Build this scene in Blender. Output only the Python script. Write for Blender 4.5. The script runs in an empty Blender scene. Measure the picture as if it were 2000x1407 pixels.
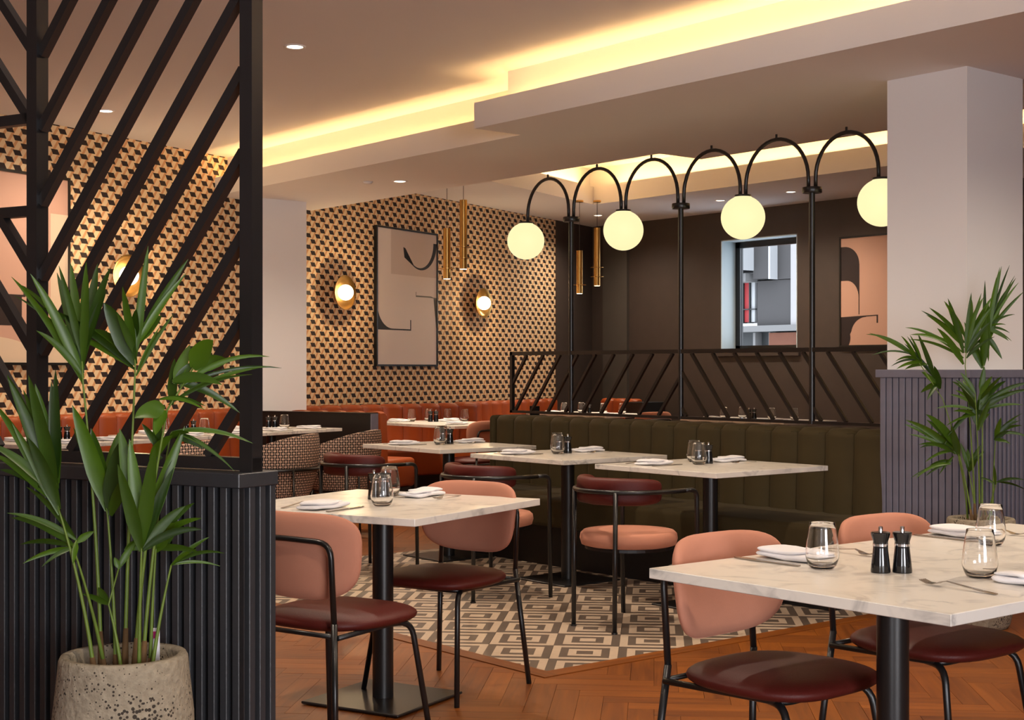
import bpy, bmesh, math, random
from mathutils import Vector, Matrix
sc = bpy.context.scene
col = sc.collection
R = math.radians
PI = math.pi
# ------------------------------------------------------------------ camera
HEAD = R(39.3)                                   # heading of the view, from room +Y towards +X
cam_d = bpy.data.cameras.new('camera'); cam = bpy.data.objects.new('camera', cam_d); col.objects.link(cam)
cam_d.lens = 50; cam_d.sensor_width = 36; cam_d.shift_y = 16.5 / 2000
cam.location = (0, 0, 1.26); cam.rotation_euler = (PI / 2, 0, -HEAD)
cam_d.clip_end = 200
sc.camera = cam
# ------------------------------------------------------------------ world, daylight, exposure
wd = bpy.data.worlds.new('overcast'); sc.world = wd; wd.use_nodes = True
bgn = wd.node_tree.nodes['Background']
bgn.inputs[0].default_value = (0.80, 0.88, 1.0, 1); bgn.inputs[1].default_value = 2.4
vs = sc.view_settings
vs.view_transform = 'Standard'; vs.look = 'None'; vs.gamma = 1; vs.exposure = 0.58; vs.use_curve_mapping = False
# area lamp standing in for unseen daylight from behind the viewer, to the left
sky_d = bpy.data.lights.new('added_daylight', 'AREA'); sky_d.shape = 'RECTANGLE'; sky_d.size = 3.2; sky_d.size_y = 2.5; sky_d.energy = 360; sky_d.color = (0.92, 0.95, 1.0)
sky_o = bpy.data.objects.new('added_daylight', sky_d); col.objects.link(sky_o); sky_o.location = (-9.2, -4.9, 1.6); sky_o.rotation_euler = (PI / 2, 0, -R(62))
sk2_d = bpy.data.lights.new('added_daylight', 'AREA'); sk2_d.shape = 'RECTANGLE'; sk2_d.size = 4.5; sk2_d.size_y = 2.6; sk2_d.energy = 500; sk2_d.color = (0.95, 0.96, 1.0)  # fill lamp added for the left rear; no window stands behind it
sk2_o = bpy.data.objects.new('added_daylight', sk2_d); col.objects.link(sk2_o); sk2_o.location = (-.6, -7.8, 1.6); sk2_o.rotation_euler = (PI / 2 , 0, -R(8))
WARM = (1.0, 0.60, 0.22)
DOWN = (1.0, 0.84, 0.66)
def lamp(kind, loc, power, color, **kw):
    d = bpy.data.lights.new(kw.pop('name', 'lamp'), kind); d.energy = power; d.color = color
    rot = kw.pop('rot', (0, 0, 0)); parent = kw.pop('parent', None)
    for k, v in kw.items(): setattr(d, k, v)
    o = bpy.data.objects.new(d.name, d); col.objects.link(o); o.location = loc; o.rotation_euler = rot; o.parent = parent
    return o
# ------------------------------------------------------------------ reference lines of the room
WA = R(20.8)                                     # the papered wall stands askew to the rest
WP = Vector((6.165, 11.59)); WD = Vector((math.cos(WA), math.sin(WA))); WN = Vector((math.sin(WA), -math.cos(WA)))
def wpt(s, t): p = WP + WD * s + WN * t; return (p.x, p.y)
HS, HC = 2.806, 3.17                             # soffit underside, ceiling
# ------------------------------------------------------------------ materials
MATS = {}
def new_mat(name):
    m = bpy.data.materials.new(name); m.use_nodes = True
    nt = m.node_tree; b = nt.nodes['Principled BSDF']; MATS[name] = m
    return m, nt, b
def N(nt, t, **kw):
    n = nt.nodes.new(t)
    for k, v in kw.items():
        if isinstance(k, str) and k.startswith('i_'): n.inputs[int(k[2:])].default_value = v
        else: setattr(n, k, v)
    return n
def math_n(nt, op, a, b=None, clamp=False):
    n = nt.nodes.new('ShaderNodeMath'); n.operation = op; n.use_clamp = clamp
    for i, v in enumerate((a, b)):
        if v is None: continue
        if isinstance(v, (int, float)): n.inputs[i].default_value = v
        else: nt.links.new(v, n.inputs[i])
    return n.outputs[0]
def mix_n(nt, fac, a, b):
    n = nt.nodes.new('ShaderNodeMix'); n.data_type = 'RGBA'
    for s, v in ((n.inputs[0], fac), (n.inputs[6], a), (n.inputs[7], b)):
        if isinstance(v, (int, float)): s.default_value = v
        elif isinstance(v, tuple): s.default_value = v if len(v) == 4 else v + (1,)
        else: nt.links.new(v, s)
    return n.outputs[2]
def hexc(r, g, b):                               # sRGB 0-255 -> linear
    f = lambda c: (c / 255 / 12.92) if c / 255 <= 0.04045 else ((c / 255 + 0.055) / 1.055) ** 2.4
    return (f(r), f(g), f(b), 1)
def plain(name, c, rough=0.5, metal=0.0, noise=0.0, nscale=20, bump=0.0, bscale=200, spec=0.5, sheen=0.0, rnd=0.0):
    m, nt, b = new_mat(name)
    b.inputs['Base Color'].default_value = c; b.inputs['Roughness'].default_value = rough; b.inputs['Metallic'].default_value = metal
    b.inputs['Specular IOR Level'].default_value = spec
    tc = N(nt, 'ShaderNodeTexCoord')
    if noise:
        nz = N(nt, 'ShaderNodeTexNoise'); nz.inputs['Scale'].default_value = nscale; nz.inputs['Detail'].default_value = 5
        nt.links.new(tc.outputs['Object'], nz.inputs['Vector'])
        f = math_n(nt, 'MULTIPLY', math_n(nt, 'SUBTRACT', nz.outputs[0], 0.5), noise)
        v = math_n(nt, 'ADD', f, 1.0)
        h = N(nt, 'ShaderNodeHueSaturation'); h.inputs['Color'].default_value = c
        nt.links.new(v, h.inputs['Value']); nt.links.new(h.outputs[0], b.inputs['Base Color'])
    if bump:
        n2 = N(nt, 'ShaderNodeTexNoise'); n2.inputs['Scale'].default_value = bscale; n2.inputs['Detail'].default_value = 4
        nt.links.new(tc.outputs['Object'], n2.inputs['Vector'])
        bp = N(nt, 'ShaderNodeBump'); bp.inputs['Strength'].default_value = bump; bp.inputs['Distance'].default_value = 0.01
        nt.links.new(n2.outputs[0], bp.inputs['Height']); nt.links.new(bp.outputs[0], b.inputs['Normal'])
    if sheen:
        b.inputs['Sheen Weight'].default_value = sheen; b.inputs['Sheen Roughness'].default_value = 0.35
        b.inputs['Sheen Tint'].default_value = tuple(min(1, x * 1.6 + .1) for x in c[:3]) + (1,)
    return m
def emit(name, c, strength):
    m, nt, b = new_mat(name)
    b.inputs['Base Color'].default_value = tuple(x * .25 for x in c[:3]) + (1,); b.inputs['Emission Color'].default_value = c; b.inputs['Emission Strength'].default_value = strength
    return m
plain('paint_white', (0.84, 0.81, 0.80, 1), 0.8, noise=0.04, nscale=2)
plain('paint_ceiling', (0.78, 0.75, 0.76, 1), 0.85, noise=0.03, nscale=1)
plain('paint_dark', (0.062, 0.044, 0.037, 1), 0.55, noise=0.25, nscale=6)
plain('paint_dark_light', (0.085, 0.072, 0.062, 1), 0.55, noise=0.2, nscale=6)
plain('slat_blue', (0.165, 0.158, 0.205, 1), 0.42, noise=0.3, nscale=15, bump=0.1, bscale=60)
plain('slat_black', (0.030, 0.031, 0.035, 1), 0.42, noise=0.3, nscale=15, bump=0.1, bscale=60)
plain('backing_black', (0.004, 0.004, 0.005, 1), 0.8)
plain('metal_black', (0.010, 0.009, 0.009, 1), 0.32, spec=0.5)
plain('metal_screen', (0.012, 0.011, 0.012, 1), 0.30, spec=0.6)
plain('metal_bronze', (0.012, 0.009, 0.008, 1), 0.32, spec=0.5)
plain('brass', (0.62, 0.36, 0.11, 1), 0.28, metal=1.0, noise=0.15, nscale=30)
plain('steel', (0.42, 0.38, 0.34, 1), 0.22, metal=1.0)
plain('chrome', (0.75, 0.75, 0.75, 1), 0.12, metal=1.0)
plain('velvet_pink', hexc(190, 130, 106), 0.85, noise=0.16, nscale=9, bump=0.06, bscale=350, spec=0.2, sheen=0.35)
plain('leather_burgundy', hexc(80, 24, 18), 0.5, noise=0.18, nscale=30, bump=0.12, bscale=260, spec=0.3)
plain('velvet_green', hexc(64, 53, 30), 0.80, noise=0.45, nscale=6, bump=0.06, bscale=350, spec=0.2, sheen=0.30)
plain('leather_orange', hexc(160, 74, 31), 0.42, noise=0.18, nscale=12, bump=0.1, bscale=240, spec=0.4)
plain('plinth_black', (0.006, 0.005, 0.005, 1), 0.5)
plain('linen_white', (0.80, 0.78, 0.80, 1), 0.9, bump=0.12, bscale=500)
plain('mill_black', (0.006, 0.006, 0.007, 1), 0.08, spec=0.6)
plain('soil', hexc(120, 98, 70), 0.95, noise=1.2, nscale=90, bump=0.8, bscale=120)
plain('print_black', (0.012, 0.010, 0.011, 1), 0.6)
plain('print_brown', (0.022, 0.010, 0.010, 1), 0.6)
plain('print_greige', hexc(226, 212, 204), 0.7)
plain('print_greige_dark', hexc(208, 190, 180), 0.7)
plain('print_salmon', hexc(205, 160, 138), 0.7)
plain('print_cream', hexc(222, 196, 168), 0.7)
plain('print_grey', hexc(120, 116, 106), 0.7)
plain('frame_black', (0.006, 0.005, 0.005, 1), 0.4)
plain('facade_grey', hexc(66, 63, 62), 0.8, noise=0.12, nscale=1.5)
plain('facade_white', hexc(170, 170, 170), 0.7)
plain('facade_ledge', hexc(112, 110, 108), 0.8)
plain('facade_dark', hexc(40, 41, 41), 0.6)
plain('facade_red', hexc(150, 34, 36), 0.6)
plain('facade_brick', hexc(98, 58, 40), 0.9, noise=0.5, nscale=4)
plain('facade_glass', hexc(150, 146, 144), 0.2, noise=0.3, nscale=2)
plain('reveal_white', (0.52, 0.62, 0.66, 1), 0.6)
plain('tag_white', (0.8, 0.78, 0.85, 1), 0.4)
plain('tag_pink', hexc(200, 40, 130), 0.5)
plain('stem_green', hexc(96, 118, 40), 0.5, noise=0.4, nscale=30)
plain('stem_brown', hexc(92, 66, 34), 0.8, noise=0.6, nscale=60)
plain('tile_cream', hexc(186, 164, 142), 0.42, noise=0.22, nscale=28)
plain('tile_grey', hexc(96, 82, 72), 0.42, noise=0.30, nscale=28)
plain('subfloor', hexc(70, 50, 36), 0.9)
emit('globe_glow', (1.0, 0.86, 0.46, 1), 0.70)
emit('sconce_glow', (1.0, 0.82, 0.55, 1), 5.0)
emit('downlight_glow', (1.0, 0.84, 0.62, 1), 4.0)
emit('pendant_glow', (1.0, 0.82, 0.52, 1), 4.0)
emit('led_glow', (1.0, 0.66, 0.25, 1), 2.0)
def glass_mat():
    m, nt, b = new_mat('glass_clear')
    b.inputs['Base Color'].default_value = (1, 1, 1, 1); b.inputs['Roughness'].default_value = 0.0
    b.inputs['Transmission Weight'].default_value = 1.0; b.inputs['IOR'].default_value = 1.45
    m, nt, b = new_mat('glass_pane')
    b.inputs['Base Color'].default_value = (0.97, 0.98, 0.98, 1); b.inputs['Roughness'].default_value = 0.0
    b.inputs['Transmission Weight'].default_value = 1.0; b.inputs['IOR'].default_value = 1.05
glass_mat()
def marble_mat():
    m, nt, b = new_mat('marble')
    tc = N(nt, 'ShaderNodeTexCoord'); oi = N(nt, 'ShaderNodeObjectInfo')
    vv = N(nt, 'ShaderNodeVectorMath', operation='ADD')
    cx = N(nt, 'ShaderNodeCombineXYZ'); nt.links.new(math_n(nt, 'MULTIPLY', oi.outputs['Random'], 40.0), cx.inputs[0])
    nt.links.new(tc.outputs['Object'], vv.inputs[0]); nt.links.new(cx.outputs[0], vv.inputs[1])
    nz = N(nt, 'ShaderNodeTexNoise'); nz.inputs['Scale'].default_value = 5; nz.inputs['Detail'].default_value = 8; nz.inputs['Distortion'].default_value = 1.4
    nt.links.new(vv.outputs[0], nz.inputs[0])
    v = math_n(nt, 'ABSOLUTE', math_n(nt, 'SUBTRACT', nz.outputs[0], 0.5))
    vein = math_n(nt, 'SUBTRACT', 1.0, math_n(nt, 'MULTIPLY', v, 16.0), clamp=True)
    n3 = N(nt, 'ShaderNodeTexNoise'); n3.inputs['Scale'].default_value = 9; n3.inputs['Detail'].default_value = 3
    nt.links.new(vv.outputs[0], n3.inputs[0])
    msk = math_n(nt, 'MULTIPLY', math_n(nt, 'SUBTRACT', n3.outputs[0], 0.42, clamp=True), 3.5, clamp=True)
    f = math_n(nt, 'MULTIPLY', math_n(nt, 'MULTIPLY', vein, msk), 0.65)
    c = mix_n(nt, f, (0.74, 0.69, 0.62), (0.20, 0.19, 0.19))
    nt.links.new(c, b.inputs['Base Color']); b.inputs['Roughness'].default_value = 0.28
marble_mat()
def paper_mat():
    # printed wallpaper: staggered dark parallelograms on cream and tan slanting facets
    m, nt, b = new_mat('wallpaper')
    tc = N(nt, 'ShaderNodeTexCoord'); sp = N(nt, 'ShaderNodeSeparateXYZ'); nt.links.new(tc.outputs['Object'], sp.inputs[0])
    u = math_n(nt, 'DIVIDE', sp.outputs[0], 0.1480); v = math_n(nt, 'DIVIDE', sp.outputs[2], 0.0563)
    row = math_n(nt, 'FLOOR', v); y = math_n(nt, 'SUBTRACT', v, row)
    par = math_n(nt, 'MODULO', math_n(nt, 'ADD', row, 1000.0), 2.0)
    u2 = math_n(nt, 'ADD', math_n(nt, 'ADD', u, math_n(nt, 'MULTIPLY', par, 0.5)), 1000.0)
    ud = math_n(nt, 'ADD', u2, math_n(nt, 'MULTIPLY', y, 0.20))          # dark pieces lean one way
    fx = math_n(nt, 'FRACT', ud)
    dark = math_n(nt, 'MULTIPLY', math_n(nt, 'LESS_THAN', math_n(nt, 'ABSOLUTE', math_n(nt, 'SUBTRACT', fx, 0.5)), 0.235),
                  math_n(nt, 'LESS_THAN', math_n(nt, 'ABSOLUTE', math_n(nt, 'SUBTRACT', y, 0.5)), 0.36))
    ul = math_n(nt, 'SUBTRACT', math_n(nt, 'ADD', u, 1000.0), math_n(nt, 'MULTIPLY', v, 0.25))   # facets lean the other way
    fl = math_n(nt, 'FRACT', math_n(nt, 'MULTIPLY', ul, 2.0))
    tan = math_n(nt, 'LESS_THAN', fl, 0.36)
    base = mix_n(nt, tan, hexc(238, 210, 166), hexc(218, 162, 112))
    nt.links.new(mix_n(nt, dark, base, hexc(44, 30, 27)), b.inputs['Base Color'])
    b.inputs['Roughness'].default_value = 0.75
paper_mat()
def weave_mat():
    m, nt, b = new_mat('weave')
    uv = N(nt, 'ShaderNodeUVMap'); sp = N(nt, 'ShaderNodeSeparateXYZ'); nt.links.new(uv.outputs[0], sp.inputs[0])
    a = math_n(nt, 'MULTIPLY', sp.outputs[0], 1 / 0.019); c = math_n(nt, 'MULTIPLY', sp.outputs[1], 1 / 0.019)
    fa, fc = math_n(nt, 'FLOOR', a), math_n(nt, 'FLOOR', c)
    par = math_n(nt, 'MODULO', math_n(nt, 'ADD', math_n(nt, 'ADD', fa, fc), 1000.0), 2.0)
    xa, xc = math_n(nt, 'FRACT', a), math_n(nt, 'FRACT', c)
    l1 = math_n(nt, 'LESS_THAN', math_n(nt, 'ABSOLUTE', math_n(nt, 'SUBTRACT', xa, 0.5)), 0.16)
    l2 = math_n(nt, 'LESS_THAN', math_n(nt, 'ABSOLUTE', math_n(nt, 'SUBTRACT', xc, 0.5)), 0.30)
    f = math_n(nt, 'ADD', math_n(nt, 'MULTIPLY', l1, par), math_n(nt, 'MULTIPLY', l2, math_n(nt, 'SUBTRACT', 1.0, par)))
    nt.links.new(mix_n(nt, f, (0.012, 0.008, 0.008), hexc(214, 180, 156)), b.inputs['Base Color'])
    b.inputs['Roughness'].default_value = 0.9
weave_mat()
def wood_mat():
    m, nt, b = new_mat('oak_plank')
    tc = N(nt, 'ShaderNodeTexCoord'); oi = N(nt, 'ShaderNodeObjectInfo')
    cx = N(nt, 'ShaderNodeCombineXYZ')
    nt.links.new(math_n(nt, 'MULTIPLY', oi.outputs['Random'], 31.0), cx.inputs[0]); nt.links.new(math_n(nt, 'MULTIPLY', oi.outputs['Random'], 17.0), cx.inputs[1])
    vv = N(nt, 'ShaderNodeVectorMath', operation='ADD'); nt.links.new(tc.outputs['Object'], vv.inputs[0]); nt.links.new(cx.outputs[0], vv.inputs[1])
    mp = N(nt, 'ShaderNodeMapping'); mp.inputs['Scale'].default_value = (2.2, 34, 20); nt.links.new(vv.outputs[0], mp.inputs[0])
    nz = N(nt, 'ShaderNodeTexNoise'); nz.inputs['Scale'].default_value = 1.0; nz.inputs['Detail'].default_value = 6; nz.inputs['Distortion'].default_value = 0.6
    nt.links.new(mp.outputs[0], nz.inputs[0])
    g = math_n(nt, 'ADD', math_n(nt, 'MULTIPLY', nz.outputs[0], 1.1), math_n(nt, 'MULTIPLY', oi.outputs['Random'], 0.35))
    g = math_n(nt, 'SUBTRACT', g, 0.22, clamp=True)
    c = mix_n(nt, g, hexc(84, 39, 7), hexc(152, 85, 25))
    nt.links.new(c, b.inputs['Base Color']); b.inputs['Roughness'].default_value = 0.40
    bp = N(nt, 'ShaderNodeBump'); bp.inputs['Strength'].default_value = 0.12; bp.inputs['Distance'].default_value = 0.004
    nt.links.new(nz.outputs[0], bp.inputs['Height']); nt.links.new(bp.outputs[0], b.inputs['Normal'])
wood_mat()
def leaf_mat():
    m, nt, b = new_mat('palm_leaf')
    oi = N(nt, 'ShaderNodeObjectInfo'); tc = N(nt, 'ShaderNodeTexCoord')
    nz = N(nt, 'ShaderNodeTexNoise'); nz.inputs['Scale'].default_value = 14; nt.links.new(tc.outputs['Object'], nz.inputs[0])
    f = math_n(nt, 'ADD', math_n(nt, 'MULTIPLY', oi.outputs['Random'], 0.75), math_n(nt, 'MULTIPLY', nz.outputs[0], 0.3))
    c = mix_n(nt, f, hexc(16, 40, 10), hexc(84, 120, 22))
    nt.links.new(c, b.inputs['Base Color']); b.inputs['Roughness'].default_value = 0.38
    tr = N(nt, 'ShaderNodeBsdfTranslucent'); nt.links.new(c, tr.inputs[0])
    mx = N(nt, 'ShaderNodeMixShader'); mx.inputs[0].default_value = 0.28
    out = nt.nodes['Material Output']
    nt.links.new(b.outputs[0], mx.inputs[1]); nt.links.new(tr.outputs[0], mx.inputs[2]); nt.links.new(mx.outputs[0], out.inputs[0])
leaf_mat()
def pot_mat():
    m, nt, b = new_mat('pot_stone')
    tc = N(nt, 'ShaderNodeTexCoord')
    vo = N(nt, 'ShaderNodeTexVoronoi'); vo.inputs['Scale'].default_value = 105; nt.links.new(tc.outputs['Object'], vo.inputs['Vector'])
    nz = N(nt, 'ShaderNodeTexNoise'); nz.inputs['Scale'].default_value = 7; nz.inputs['Detail'].default_value = 4; nt.links.new(tc.outputs['Object'], nz.inputs[0])
    n2 = N(nt, 'ShaderNodeTexNoise'); n2.inputs['Scale'].default_value = 60; n2.inputs['Detail'].default_value = 6; nt.links.new(tc.outputs['Object'], n2.inputs[0])
    hole = math_n(nt, 'LESS_THAN', vo.outputs['Distance'], math_n(nt, 'MULTIPLY', math_n(nt, 'SUBTRACT', nz.outputs[0], 0.42, clamp=True), 1.9))
    base = mix_n(nt, n2.outputs[0], hexc(118, 106, 88), hexc(172, 160, 138))
    nt.links.new(mix_n(nt, hole, base, hexc(58, 50, 42)), b.inputs['Base Color']); b.inputs['Roughness'].default_value = 0.95
    h = math_n(nt, 'SUBTRACT', n2.outputs[0], math_n(nt, 'MULTIPLY', hole, 0.7))
    bp = N(nt, 'ShaderNodeBump'); bp.inputs['Strength'].default_value = 0.7; bp.inputs['Distance'].default_value = 0.01
    nt.links.new(h, bp.inputs['Height']); nt.links.new(bp.outputs[0], b.inputs['Normal'])
pot_mat()
# ------------------------------------------------------------------ mesh helpers
def link(name, me, mat=None, parent=None, loc=(0, 0, 0), rotz=0.0):
    o = bpy.data.objects.new(name, me); col.objects.link(o)
    if mat and not me.materials: me.materials.append(MATS[mat])
    o.location = loc; o.rotation_euler = (0, 0, rotz); o.parent = parent
    return o
def obj(name, bm, mat, parent=None, loc=(0, 0, 0), rotz=0.0, smooth=False, auto=False):
    bmesh.ops.recalc_face_normals(bm, faces=bm.faces)
    me = bpy.data.meshes.new(name); 
    if smooth:
        for f in bm.faces: f.smooth = True
    if auto:
        for e in bm.edges:
            if len(e.link_faces) == 2 and e.calc_face_angle(0) > R(38): e.smooth = False
    bm.to_mesh(me); bm.free()
    mats = mat if isinstance(mat, (list, tuple)) else [mat]
    for m in mats: me.materials.append(MATS[m])
    return link(name, me, None, parent, loc, rotz)
def empty(name, loc=(0, 0, 0), rotz=0.0):
    o = bpy.data.objects.new(name, None); col.objects.link(o); o.location = loc; o.rotation_euler = (0, 0, rotz); o.empty_display_size = 0.1
    return o
def tag(o, label, cat, group=None):
    o['label'] = label; o['category'] = cat
    if group: o['group'] = group
    return o
def struct(o, label=None):
    o['kind'] = 'structure'
    if label: o['label'] = label
    return o
def copy_tree(o, parent=None):
    c = o.copy(); col.objects.link(c); c.parent = parent
    for ch in list(o.children): copy_tree(ch, c)
    return c
def box(bm, x0, x1, y0, y1, z0, z1, bevel=0.0, seg=2):
    b2 = bm if not bevel else bmesh.new()
    v = [b2.verts.new((x, y, z)) for z in (z0, z1) for y in (y0, y1) for x in (x0, x1)]
    for f in ((0, 2, 3, 1), (4, 5, 7, 6), (0, 1, 5, 4), (1, 3, 7, 5), (3, 2, 6, 7), (2, 0, 4, 6)): b2.faces.new([v[i] for i in f])
    if bevel:
        bmesh.ops.bevel(b2, geom=list(b2.edges), offset=bevel, segments=seg, profile=0.5, affect='EDGES')
        merge(bm, b2)
    return bm
def merge(bm, b2, mat=None):
    me = bpy.data.meshes.new('tmp'); b2.to_mesh(me); b2.free()
    if mat is not None: me.transform(mat)
    bm.from_mesh(me); bpy.data.meshes.remove(me)
def bbox(*a, **k): return box(bmesh.new(), *a, **k)
def prism(bm, pts, z0, z1):
    lo = [bm.verts.new((x, y, z0)) for x, y in pts]; hi = [bm.verts.new((x, y, z1)) for x, y in pts]
    bm.faces.new(lo[::-1]); bm.faces.new(hi)
    n = len(pts)
    for i in range(n): bm.faces.new((lo[i], lo[(i + 1) % n], hi[(i + 1) % n], hi[i]))
    return bm
def lathe(bm, prof, seg=24, cx=0, cy=0):
    rings = []
    for r, z in prof:
        if r < 1e-6: rings.append([bm.verts.new((cx, cy, z))])
        else: rings.append([bm.verts.new((cx + r * math.cos(2 * PI * i / seg), cy + r * math.sin(2 * PI * i / seg), z)) for i in range(seg)])
    for a, b in zip(rings[:-1], rings[1:]):
        if len(a) == 1 and len(b) == 1: continue
        for i in range(seg):
            j = (i + 1) % seg
            if len(a) == 1: bm.faces.new((a[0], b[i], b[j]))
            elif len(b) == 1: bm.faces.new((a[i], b[0], a[j]))
            else: bm.faces.new((a[i], b[i], b[j], a[j]))
    return bm
def fillet(pts, rad, n=5):
    out = [Vector(pts[0])]
    for a, b, c in zip(pts[:-2], pts[1:-1], pts[2:]):
        a, b, c = Vector(a), Vector(b), Vector(c)
        d1, d2 = (a - b), (c - b); r = min(rad, d1.length * .48, d2.length * .48)
        p1, p2 = b + d1.normalized() * r, b + d2.normalized() * r
        for i in range(n + 1):
            t = i / n; out.append(p1 * (1 - t) ** 2 + b * 2 * t * (1 - t) + p2 * t * t)
    out.append(Vector(pts[-1])); return out
def tube(bm, pts, r, seg=8, closed=False, radii=None):
    pts = [Vector(p) for p in pts]; n = len(pts); rings = []
    up = None
    for i, p in enumerate(pts):
        if closed: t = pts[(i + 1) % n] - pts[i - 1]
        else: t = pts[min(i + 1, n - 1)] - pts[max(i - 1, 0)]
        t.normalize()
        if up is None:
            ref = Vector((0, 0, 1)) if abs(t.z) < 0.9 else Vector((1, 0, 0)); up = (ref - t * ref.dot(t)).normalized()
        else:
            up = (up - t * up.dot(t)).normalized()
        s = t.cross(up); rr = radii[i] if radii else r
        rings.append([bm.verts.new(p + (up * math.cos(2 * PI * k / seg) + s * math.sin(2 * PI * k / seg)) * rr) for k in range(seg)])
    m = n if closed else n - 1
    for i in range(m):
        a, b = rings[i], rings[(i + 1) % n]
        for k in range(seg): bm.faces.new((a[k], a[(k + 1) % seg], b[(k + 1) % seg], b[k]))
    if not closed: bm.faces.new(rings[0][::-1]); bm.faces.new(rings[-1])
    return bm
def beam(bm, p, q, w, d, side):                   # square bar from p to q, width w in the plane, depth d along 'side'
    p, q, side = Vector(p), Vector(q), Vector(side).normalized(); t = (q - p).normalized(); u = t.cross(side).normalized()
    vs_ = []
    for c in (p, q):
        for a, b in ((-1, -1), (1, -1), (1, 1), (-1, 1)): vs_.append(bm.verts.new(c + u * (a * w / 2) + side * (b * d / 2)))
    for f in ((3, 2, 1, 0), (4, 5, 6, 7), (0, 1, 5, 4), (1, 2, 6, 5), (2, 3, 7, 6), (3, 0, 4, 7)): bm.faces.new([vs_[i] for i in f])
    return bm
def pad(bm, a, b, thick, n=3.0, bend=None, rings=6, seg=40, taper=0.0, puff=0.5, sag=0.0):
    # cushion: superellipse outline (half sizes a, b) in x,z ; thickness along y ; bent around a vertical cylinder of radius 'bend'
    def outline(th, k):
        c, s = math.cos(th), math.sin(th)
        x = a * k * math.copysign(abs(c) ** (2 / n), c); z = b * k * math.copysign(abs(s) ** (2 / n), s)
        return x * (1 + taper * z / b), z
    def place(x, z, off):
        if bend:
            al = x / bend; rr = bend + off
            return (rr * math.sin(al), bend - rr * math.cos(al), z)
        return (x, -off, z)
    layers = []
    ks = [math.sin(PI / 2 * i / rings) for i in range(rings + 1)]
    def prof(k): return thick / 2 * ((1 - k ** 8) ** 0.5 * (1 - puff * k * k * .35))
    front, back = [], []
    for side, store in ((1, front), (-1, back)):
        for i, k in enumerate(ks):
            if i == 0: store.append([bm.verts.new(place(0, 0, side * prof(0)))])
            elif i == rings and side == -1: store.append(front[-1])
            else:
                store.append([bm.verts.new(place(*outline(2 * PI * j / seg, k), side * prof(min(k, .9999)))) for j in range(seg)])
    for store in (front, back):
        for A, B in zip(store[:-1], store[1:]):
            for j in range(seg):
                j2 = (j + 1) % seg
                if len(A) == 1: bm.faces.new((A[0], B[j], B[j2]))
                else: bm.faces.new((A[j], B[j], B[j2], A[j2]))
    return bm
def xform(bm, loc=(0, 0, 0), rx=0, ry=0, rz=0):
    M = Matrix.Translation(loc) @ Matrix.Rotation(rz, 4, 'Z') @ Matrix.Rotation(ry, 4, 'Y') @ Matrix.Rotation(rx, 4, 'X')
    bmesh.ops.transform(bm, matrix=M, verts=bm.verts); return bm
# ================================================================== the setting
rng = random.Random(7)
floor = struct(obj('floor', bbox(-9.8, 13.2, -8.2, 16, -0.06, -0.0125), 'subfloor'), 'herringbone oak floor with an inlaid patterned tile field')
TX0, TX1, TY0, TY1 = 3.85, 6.30, 4.475, 8.0      # tile field
PL, PW = 0.48, 0.096
def project(x, y, z):
    xr = x * math.cos(HEAD) - y * math.sin(HEAD); d = x * math.sin(HEAD) + y * math.cos(HEAD)
    if d < 0.3: return None
    return 1000 + 2777.8 * xr / d, 720 + 2777.8 * (1.26 - z) / d, d
plank_me = bpy.data.meshes.new('plank'); b_ = bbox(-PL / 2 + .0007, PL / 2 - .0007, -PW / 2 + .0007, PW / 2 - .0007, -0.012, 0); b_.to_mesh(plank_me); b_.free()
plank_me.materials.append(MATS['oak_plank'])
cand, rest = [], []
c45, s45 = math.cos(R(45)), math.sin(R(45))
for k in range(-160, 160):
    for m in range(-16, 16):
        for vert in (0, 1):
            if vert: gx, gy = k * PW + PL + PW / 2 + m * 2 * PL, (k + 1) * PW - PL / 2
            else: gx, gy = k * PW + PL / 2 + m * 2 * PL, k * PW + PW / 2
            x, y = gx * c45 - gy * s45, gx * s45 + gy * c45
            if not (-2.2 < x < 13 and -4.9 < y < 12.5): continue
            if y > WP.y + (x - WP.x) * math.tan(WA) - .1: continue
            if TX0 + .12 < x < TX1 - .1 and TY0 + .12 < y < TY1 - .12: continue
            p = project(x, y, 0)
            a = R(45) + (PI / 2 if vert else 0)
            if p and 545 < p[0] < 2030 and p[1] < 1430 and p[2] < 11.5 and x < 6.3: cand.append((p[2], x, y, a))
            else: rest.append((x, y, a))
cand.sort()
for d, x, y, a in cand[:300]: link('plank', plank_me, None, floor, (x, y, 0), a)
rest += [(x, y, a) for d, x, y, a in cand[300:]]
bm = bmesh.new()
for x, y, a in rest:
    ca, sa = math.cos(a), math.sin(a); q = []
    for u, v in ((-1, -1), (1, -1), (1, 1), (-1, 1)):
        lx, ly = u * (PL / 2 - .0007), v * (PW / 2 - .0007); q.append(bm.verts.new((x + lx * ca - ly * sa, y + lx * sa + ly * ca, -.0005)))
    bm.faces.new(q)
o = obj('plank_field', bm, 'oak_plank', floor); o['kind'] = 'stuff'
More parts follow.
